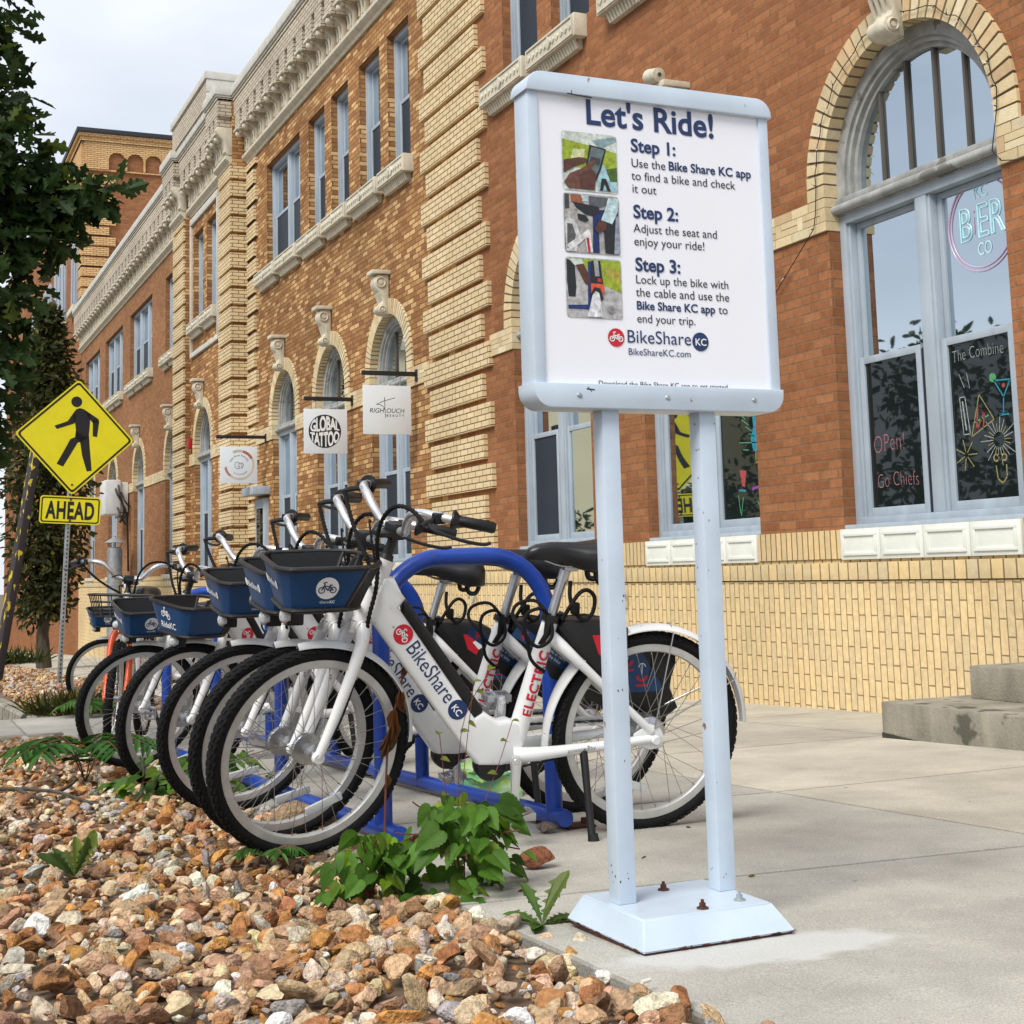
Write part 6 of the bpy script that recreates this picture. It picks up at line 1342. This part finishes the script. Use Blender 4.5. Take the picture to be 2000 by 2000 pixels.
# across the street: what the windows mirror
cb_ = empty('pale_building',(-12,64,-2),'long cream stone building across the street, mirrored in the lower windows','building')
b = MB(); b.box((-12,25,7),(32,30,16)); b.build('wall',mat('cream_stucco',(.80,.72,.46),.8,var=.05,vs=.5),cb_,origin=(0,0,0)); b = MB(); b.box((-12,25,15.2),(32.6,30.6,.5)); b.build('cornice',COPING,cb_,origin=(0,0,0))
b = MB(); 
for k in range(5): b.box((-25+5.5*k,10.0,5.6),(1.4,.1,2.2)); b.box((-25+5.5*k,10.0,11.0),(1.4,.1,2.2))
b.build('windows',GLASSD,cb_,origin=(0,0,0))
rg = np.random.default_rng(9)
for i,(x,y,r_,h) in enumerate(((-14,27.5,2.6,7.6),(-14,32.5,2.6,8.6),(-13.5,37.5,2.4,7.8),(-14.5,22,2.8,7.2),(-14,44,2.2,5.6),(-14,53,2.4,5.0),(-15,15,2.8,7.5))):
    z = gz(y)-.1; bl = [(x+random.uniform(-.6,.6)*r_,y+random.uniform(-.6,.6)*r_,z+h*.62+random.uniform(-.33,.30)*h,r_*.5,r_*.5,h*.17,80) for _ in range(16)]
    P, O = crown(bl,1,rg,.5); tree('street_tree','leafy street tree across the road, mirrored in the windows',(x,y,z),[((x,y,z-.1),.2),((x,y,z+h*.6),.09)],None,P,O,OVAL,.34,(.035,.060,.018),rg,.5,.05,'trees across the road')

rg = np.random.default_rng(21)
def plant(name, label, base, cat='plant', group=None): return empty(name, base, label, cat, group)
def solo(e, o_):
    'a plant of one mesh: the mesh itself carries the tags'
    o_.parent = None; o_.location = e.location; o_.name = e.name.split('.')[0]
    for k in ('label','category','group'):
        if k in e: o_[k] = e[k]
    bpy.data.objects.remove(e); o_.name = 'grass_tuft'; return o_
def addleaves(e, shape, P, D, U, s, c, fold=.25, curl=.15, name='foliage'):
    o = bpy.data.objects.new(name, leaves(name,shape,np.array(P,float),np.array(D,float),np.array(U,float),np.array(s,float),np.array(c,float),fold,curl)); COL.objects.link(o); o.parent = e; return o
def vine(label, base, w_, d_, h_, n, sz, seed, stems):
    rg = np.random.default_rng(seed); e = plant('vine_plant', label, base); P = []; D = []; b = MB()
    for k in range(stems):
        a = rg.uniform(0,2*np.pi); tip = Vector((w_*rg.uniform(.4,1)*math.cos(a), d_*rg.uniform(.4,1)*math.sin(a), h_*rg.uniform(.45,1.05))); Q = smooth_path([(0,0,0),tip*.4+Vector((0,0,.3*h_)),tip],5); b.tube(Q,.0022,5)
    for i in range(n):
        a = rg.uniform(0,2*np.pi); r = rg.random()**.6; z = h_*(.08+.92*rg.random()**.8); x, y = w_*r*math.cos(a)*(1-.45*(z/h_)**2), d_*r*math.sin(a)*(1-.45*(z/h_)**2)
        P.append((x,y,z)); D.append((x*1.2+rg.normal()*.10, y*1.2+rg.normal()*.10-.05, -.06-.10*rg.random()))
    P, D = np.array(P), np.array(D); U = np.c_[P[:,0]*2+rg.normal(size=n)*.25, P[:,1]*2-.30+rg.normal(size=n)*.25, np.full(n,.55)]
    c = green(n,rg,(.070,.165,.018),.48,.16); br = rg.random(n) < .0; c[br] = np.array([.14,.085,.03])
    o = addleaves(e,HEART,P,D,U,sz*rg.uniform(.6,1.2,n),c,.16,.22); b.build('stems',TWIG,e,origin=(0,0,0)); return e
vine('leafy vine clump with heart-shaped leaves growing at the concrete edge beside the sign',(1.52,3.86,gz(3.86)-.03),.21,.22,.27,130,.070,4,7)
vine('smaller vine clump left of the big one, half in the gravel',(1.27,3.95,gz(3.95)-.03),.15,.14,.19,62,.064,6,8)
vine('dark low vine leaves under the rear of the row, seen through the spokes',(1.35,6.75,gz(6.75)-.03),.42,.28,.20,130,.07,7,8)
# tendrils standing up out of the vine
e = plant('vine_tendril','thin red vine shoots rising from the clump in front of the crank',(1.52,3.9,gz(3.9))); b = MB(); P = []; D = []
for tip, mid in (((.06,.0,.56),(.03,.02,.3)),((.19,.03,.44),(.12,.0,.3)),((-.03,.05,.42),(-.02,.03,.25)),((.11,-.02,.60),(.03,.03,.42))):
    Q = smooth_path([(0,0,.05),mid,tip],6); b.tube(Q,.0012,5)
    for q in (Q[-1],Q[-4],Q[len(Q)//2]): P.append(tuple(q)); D.append((random.uniform(-1,1),random.uniform(-1,0),random.uniform(-.3,.3)))
b.build('stems',TWIG,e,origin=(0,0,0)); n = len(P); addleaves(e,HEART,P,D,[(0,-.5,1)]*n,[.026]*n,[(.17,.20,.03)]*n)
# dead stalk with hanging brown leaves
e = plant('dead_stalk','tall dead reddish stalk with curled brown leaves in front of the wheel',(1.53,4.58,gz(4.58))); b = MB(); Q = smooth_path([(0,0,0),(.008,0,.2),(.02,-.01,.38),(.05,-.02,.50),(.075,-.02,.60)],6); b.tube(Q,.0035,6); b.build('stems',TWIG,e,origin=(0,0,0))
P = [(.022,-.01,.40),(.03,-.012,.43),(.04,-.02,.46),(.06,-.02,.52),(.055,-.02,.50),(.075,-.02,.60),(.012,0,.25),(.03,-.01,.41)]; D = [(-.12,-.1,-1),(.06,-.1,-1),(-.2,-.1,-1),(-.15,-.1,-1),(.1,-.1,-1),(-.2,-.2,-.8),(.05,-.1,-1),(-.25,.1,-1)]
addleaves(e,OVAL,P,D,[(random.uniform(-1,1),-1,.3) for _ in P],[.105,.10,.09,.07,.06,.05,.055,.10],[(.12+.05*random.random(),.06,.018) for _ in P],.9,.35)
# dandelion-like rosette
e = plant('dandelion','jagged-leaved weed rosette at the gravel corner next to the sign base',(1.50,3.30,gz(3.3)-.01)); P = []; D = []; U = []
for k in range(11):
    a = k*2.1; up = (.9 if k < 2 else .28)+.2*random.random(); P.append((0,0,.01)); D.append((math.cos(a)*(.35 if k < 2 else 1), math.sin(a)*(.35 if k < 2 else .8), up)); U.append((-.4*math.cos(a),-.4*math.sin(a)-.25,1))
addleaves(e,DAND,P,D,U,[.14,.11]+[random.uniform(.08,.13) for _ in range(9)],[(.085+.03*random.random(),.17,.035) for _ in P],.25,.30)
# fern-leaved seedling, and small ones
def seedling(label, base, nst, ln_, sz, seed, c0=(.040,.125,.022)):
    rg = np.random.default_rng(seed); e = plant('weed', label, base); P = []; D = []; U = []; S = []; C = []; b = MB()
    for k in range(nst):
        a = k*2.4+rg.uniform(-.3,.3); Q = smooth_path([(0,0,0),(.25*ln_*math.cos(a),.25*ln_*math.sin(a),.45*ln_),(.65*ln_*math.cos(a),.65*ln_*math.sin(a),.62*ln_),(ln_*math.cos(a),ln_*math.sin(a),.52*ln_)],7); b.tube(Q,.0022,5); m = len(Q)
        for i in range(5,m,2):
            t = (Q[min(i+1,m-1)]-Q[i-1]).normalized(); s = t.cross(Vector((0,0,1))).normalized(); f_ = sz*(1.1-.6*abs(i/m-.55))
            for sg in (-1,1):
                d = t*.45+s*sg+Vector((0,0,-.15)); P.append(tuple(Q[i])); D.append(tuple(d)); U.append((0,0,1)); S.append(f_); C.append(np.array(c0)*rg.uniform(.6,1.5))
        P.append(tuple(Q[-1])); D.append(tuple(t)); U.append((0,0,1)); S.append(sz); C.append(np.array(c0)*1.5)
    addleaves(e,LANCE,P,D,U,S,C,.15,.25); b.build('stems',TWIG,e,origin=(0,0,0)); return e
seedling('green fern-leaved seedling growing at the left beside the big front wheel',(1.0,7.7,gz(7.7)),10,.35,.135,2)
seedling('small palm-shaped weed at the foot of the nearest front wheel',(1.16,4.62,gz(4.62)),6,.09,.055,3,(.06,.15,.03))
e = plant('weed','pale yellow-green thistle-like weed alone in the left gravel',(.60,4.85,gz(4.85)-.01)); P = []; D = []; U = []
for k in range(9): a = k*2.4; P.append((0,0,.0)); D.append((math.cos(a)*.8-.35,math.sin(a)*.6,.9)); U.append((.5,-.5,.6))
addleaves(e,DAND,P,D,U,[random.uniform(.07,.15) for _ in P],[(.20,.27,.05) if k < 4 else (.07,.12,.03) for k in range(9)],.3,.1)
seedling('bright weed leaves behind the big front wheel by the sign pole',(1.75,13.2,gz(13.2)),8,.26,.13,12,(.07,.17,.03))
# grass tuft by the kerb
e = plant('grass_tuft','dry green grass tuft at the kerb corner below the sign pole',(1.72,13.75,gz(13.75)),'grass'); n = 600; a = rg.uniform(0,2*np.pi,n); r = rg.random(n)**.7
P = np.c_[r*.42*np.cos(a),r*.22*np.sin(a),np.zeros(n)+.02]; D = np.c_[.8*np.cos(a)*r+rg.normal(size=n)*.3,.8*np.sin(a)*r+rg.normal(size=n)*.3,np.full(n,.8)]; solo(e, addleaves(e,[(0,0),(.3,.012),(.7,.010),(1,0)],P,D,rand_dirs(n,rg,.2),rg.uniform(.12,.26,n),green(n,rg,(.085,.10,.03),.35,.25),.1,.35,'blades'))
e = plant('grass_tuft','dark low grass at the foot of the dense narrow tree',(2.4,31.5,bedz(2.4,31.5)),'grass'); n = 500; a = rg.uniform(0,2*np.pi,n); r = rg.random(n)**.7
P = np.c_[r*.9*np.cos(a),r*.4*np.sin(a),np.zeros(n)+.02]; D = np.c_[rg.normal(size=n)*.5,rg.normal(size=n)*.5,np.full(n,.8)]; solo(e, addleaves(e,[(0,0),(.3,.02),(.7,.015),(1,0)],P,D,rand_dirs(n,rg,.2),rg.uniform(.2,.45,n),green(n,rg,(.06,.08,.025),.35,.2),.1,.35,'blades'))
# dead branch
b = MB()
for P in ([(-.75,.35,.07),(-.3,.22,.06),(-.1,.12,.06),(.06,-.02,.05),(.16,-.25,.03),(.26,-.42,.02),(.36,-.36,.04),(.39,-.30,.10),(.395,-.28,.20)],[(-.1,.12,.06),(-.05,-.1,.05),(.10,-.35,.02)],[(-.3,.22,.06),(-.28,.0,.06),(-.34,-.25,.03)],[(.06,-.02,.05),(.13,.06,.07),(.15,.02,.10)],[(-.6,.3,.07),(-.4,.42,.12),(-.2,.5,.13)]): Q = smooth_path(P,5); b.tube(Q,[.011*(1-.6*i/len(Q)) for i in range(len(Q))],6)
o = b.build('dead_branch',BARK); o.location = (.72,6.95,gz(6.95)-.01); tag(o,'dry forked dead branch lying on the gravel at the left','branch')
# plastic bag under the rack
m, nt, pb = base_mat('teal_film'); pb.inputs['Base Color'].default_value = (.16,.50,.52,1); pb.inputs['Roughness'].default_value = .18; pb.inputs['Alpha'].default_value = .82
tcn = N(nt,'ShaderNodeTexCoord'); nn = N(nt,'ShaderNodeTexNoise'); nn.inputs['Scale'].default_value = 9; nt.links.new(tcn.outputs['Object'],nn.inputs['Vector']); rp = N(nt,'ShaderNodeValToRGB'); rp.color_ramp.elements[0].position=.38; rp.color_ramp.elements[0].color=(.06,.42,.46,1); rp.color_ramp.elements[1].position=.66; rp.color_ramp.elements[1].color=(.50,.68,.62,1); el = rp.color_ramp.elements.new(.56); el.color=(.35,.55,.08,1); nt.links.new(nn.outputs['Fac'],rp.inputs[0]); nt.links.new(rp.outputs[0],pb.inputs['Base Color'])
V, F = ico(4); rgb = np.random.default_rng(2)
for k in range(26): d = rgb.normal(size=3); d /= np.linalg.norm(d); f_ = rgb.uniform(3,11); V = V+(np.sin(V@d*f_+rgb.uniform(0,6))*.055)[:,None]*rgb.normal(size=3)[None]
V = V*np.array([.15,.09,.095]); V[:,2] = np.maximum(V[:,2],-.06); V[:,2] += .06
o = bpy.data.objects.new('plastic_bag',np_mesh('plastic_bag',V,[F],None,m,False)); COL.objects.link(o); o.location = (2.38,5.72,gz(5.72)); tag(o,'crumpled teal plastic bag under the bikes by the floor rail','plastic bag')
for o in bpy.data.objects:
    if 'org' in o: del o['org']
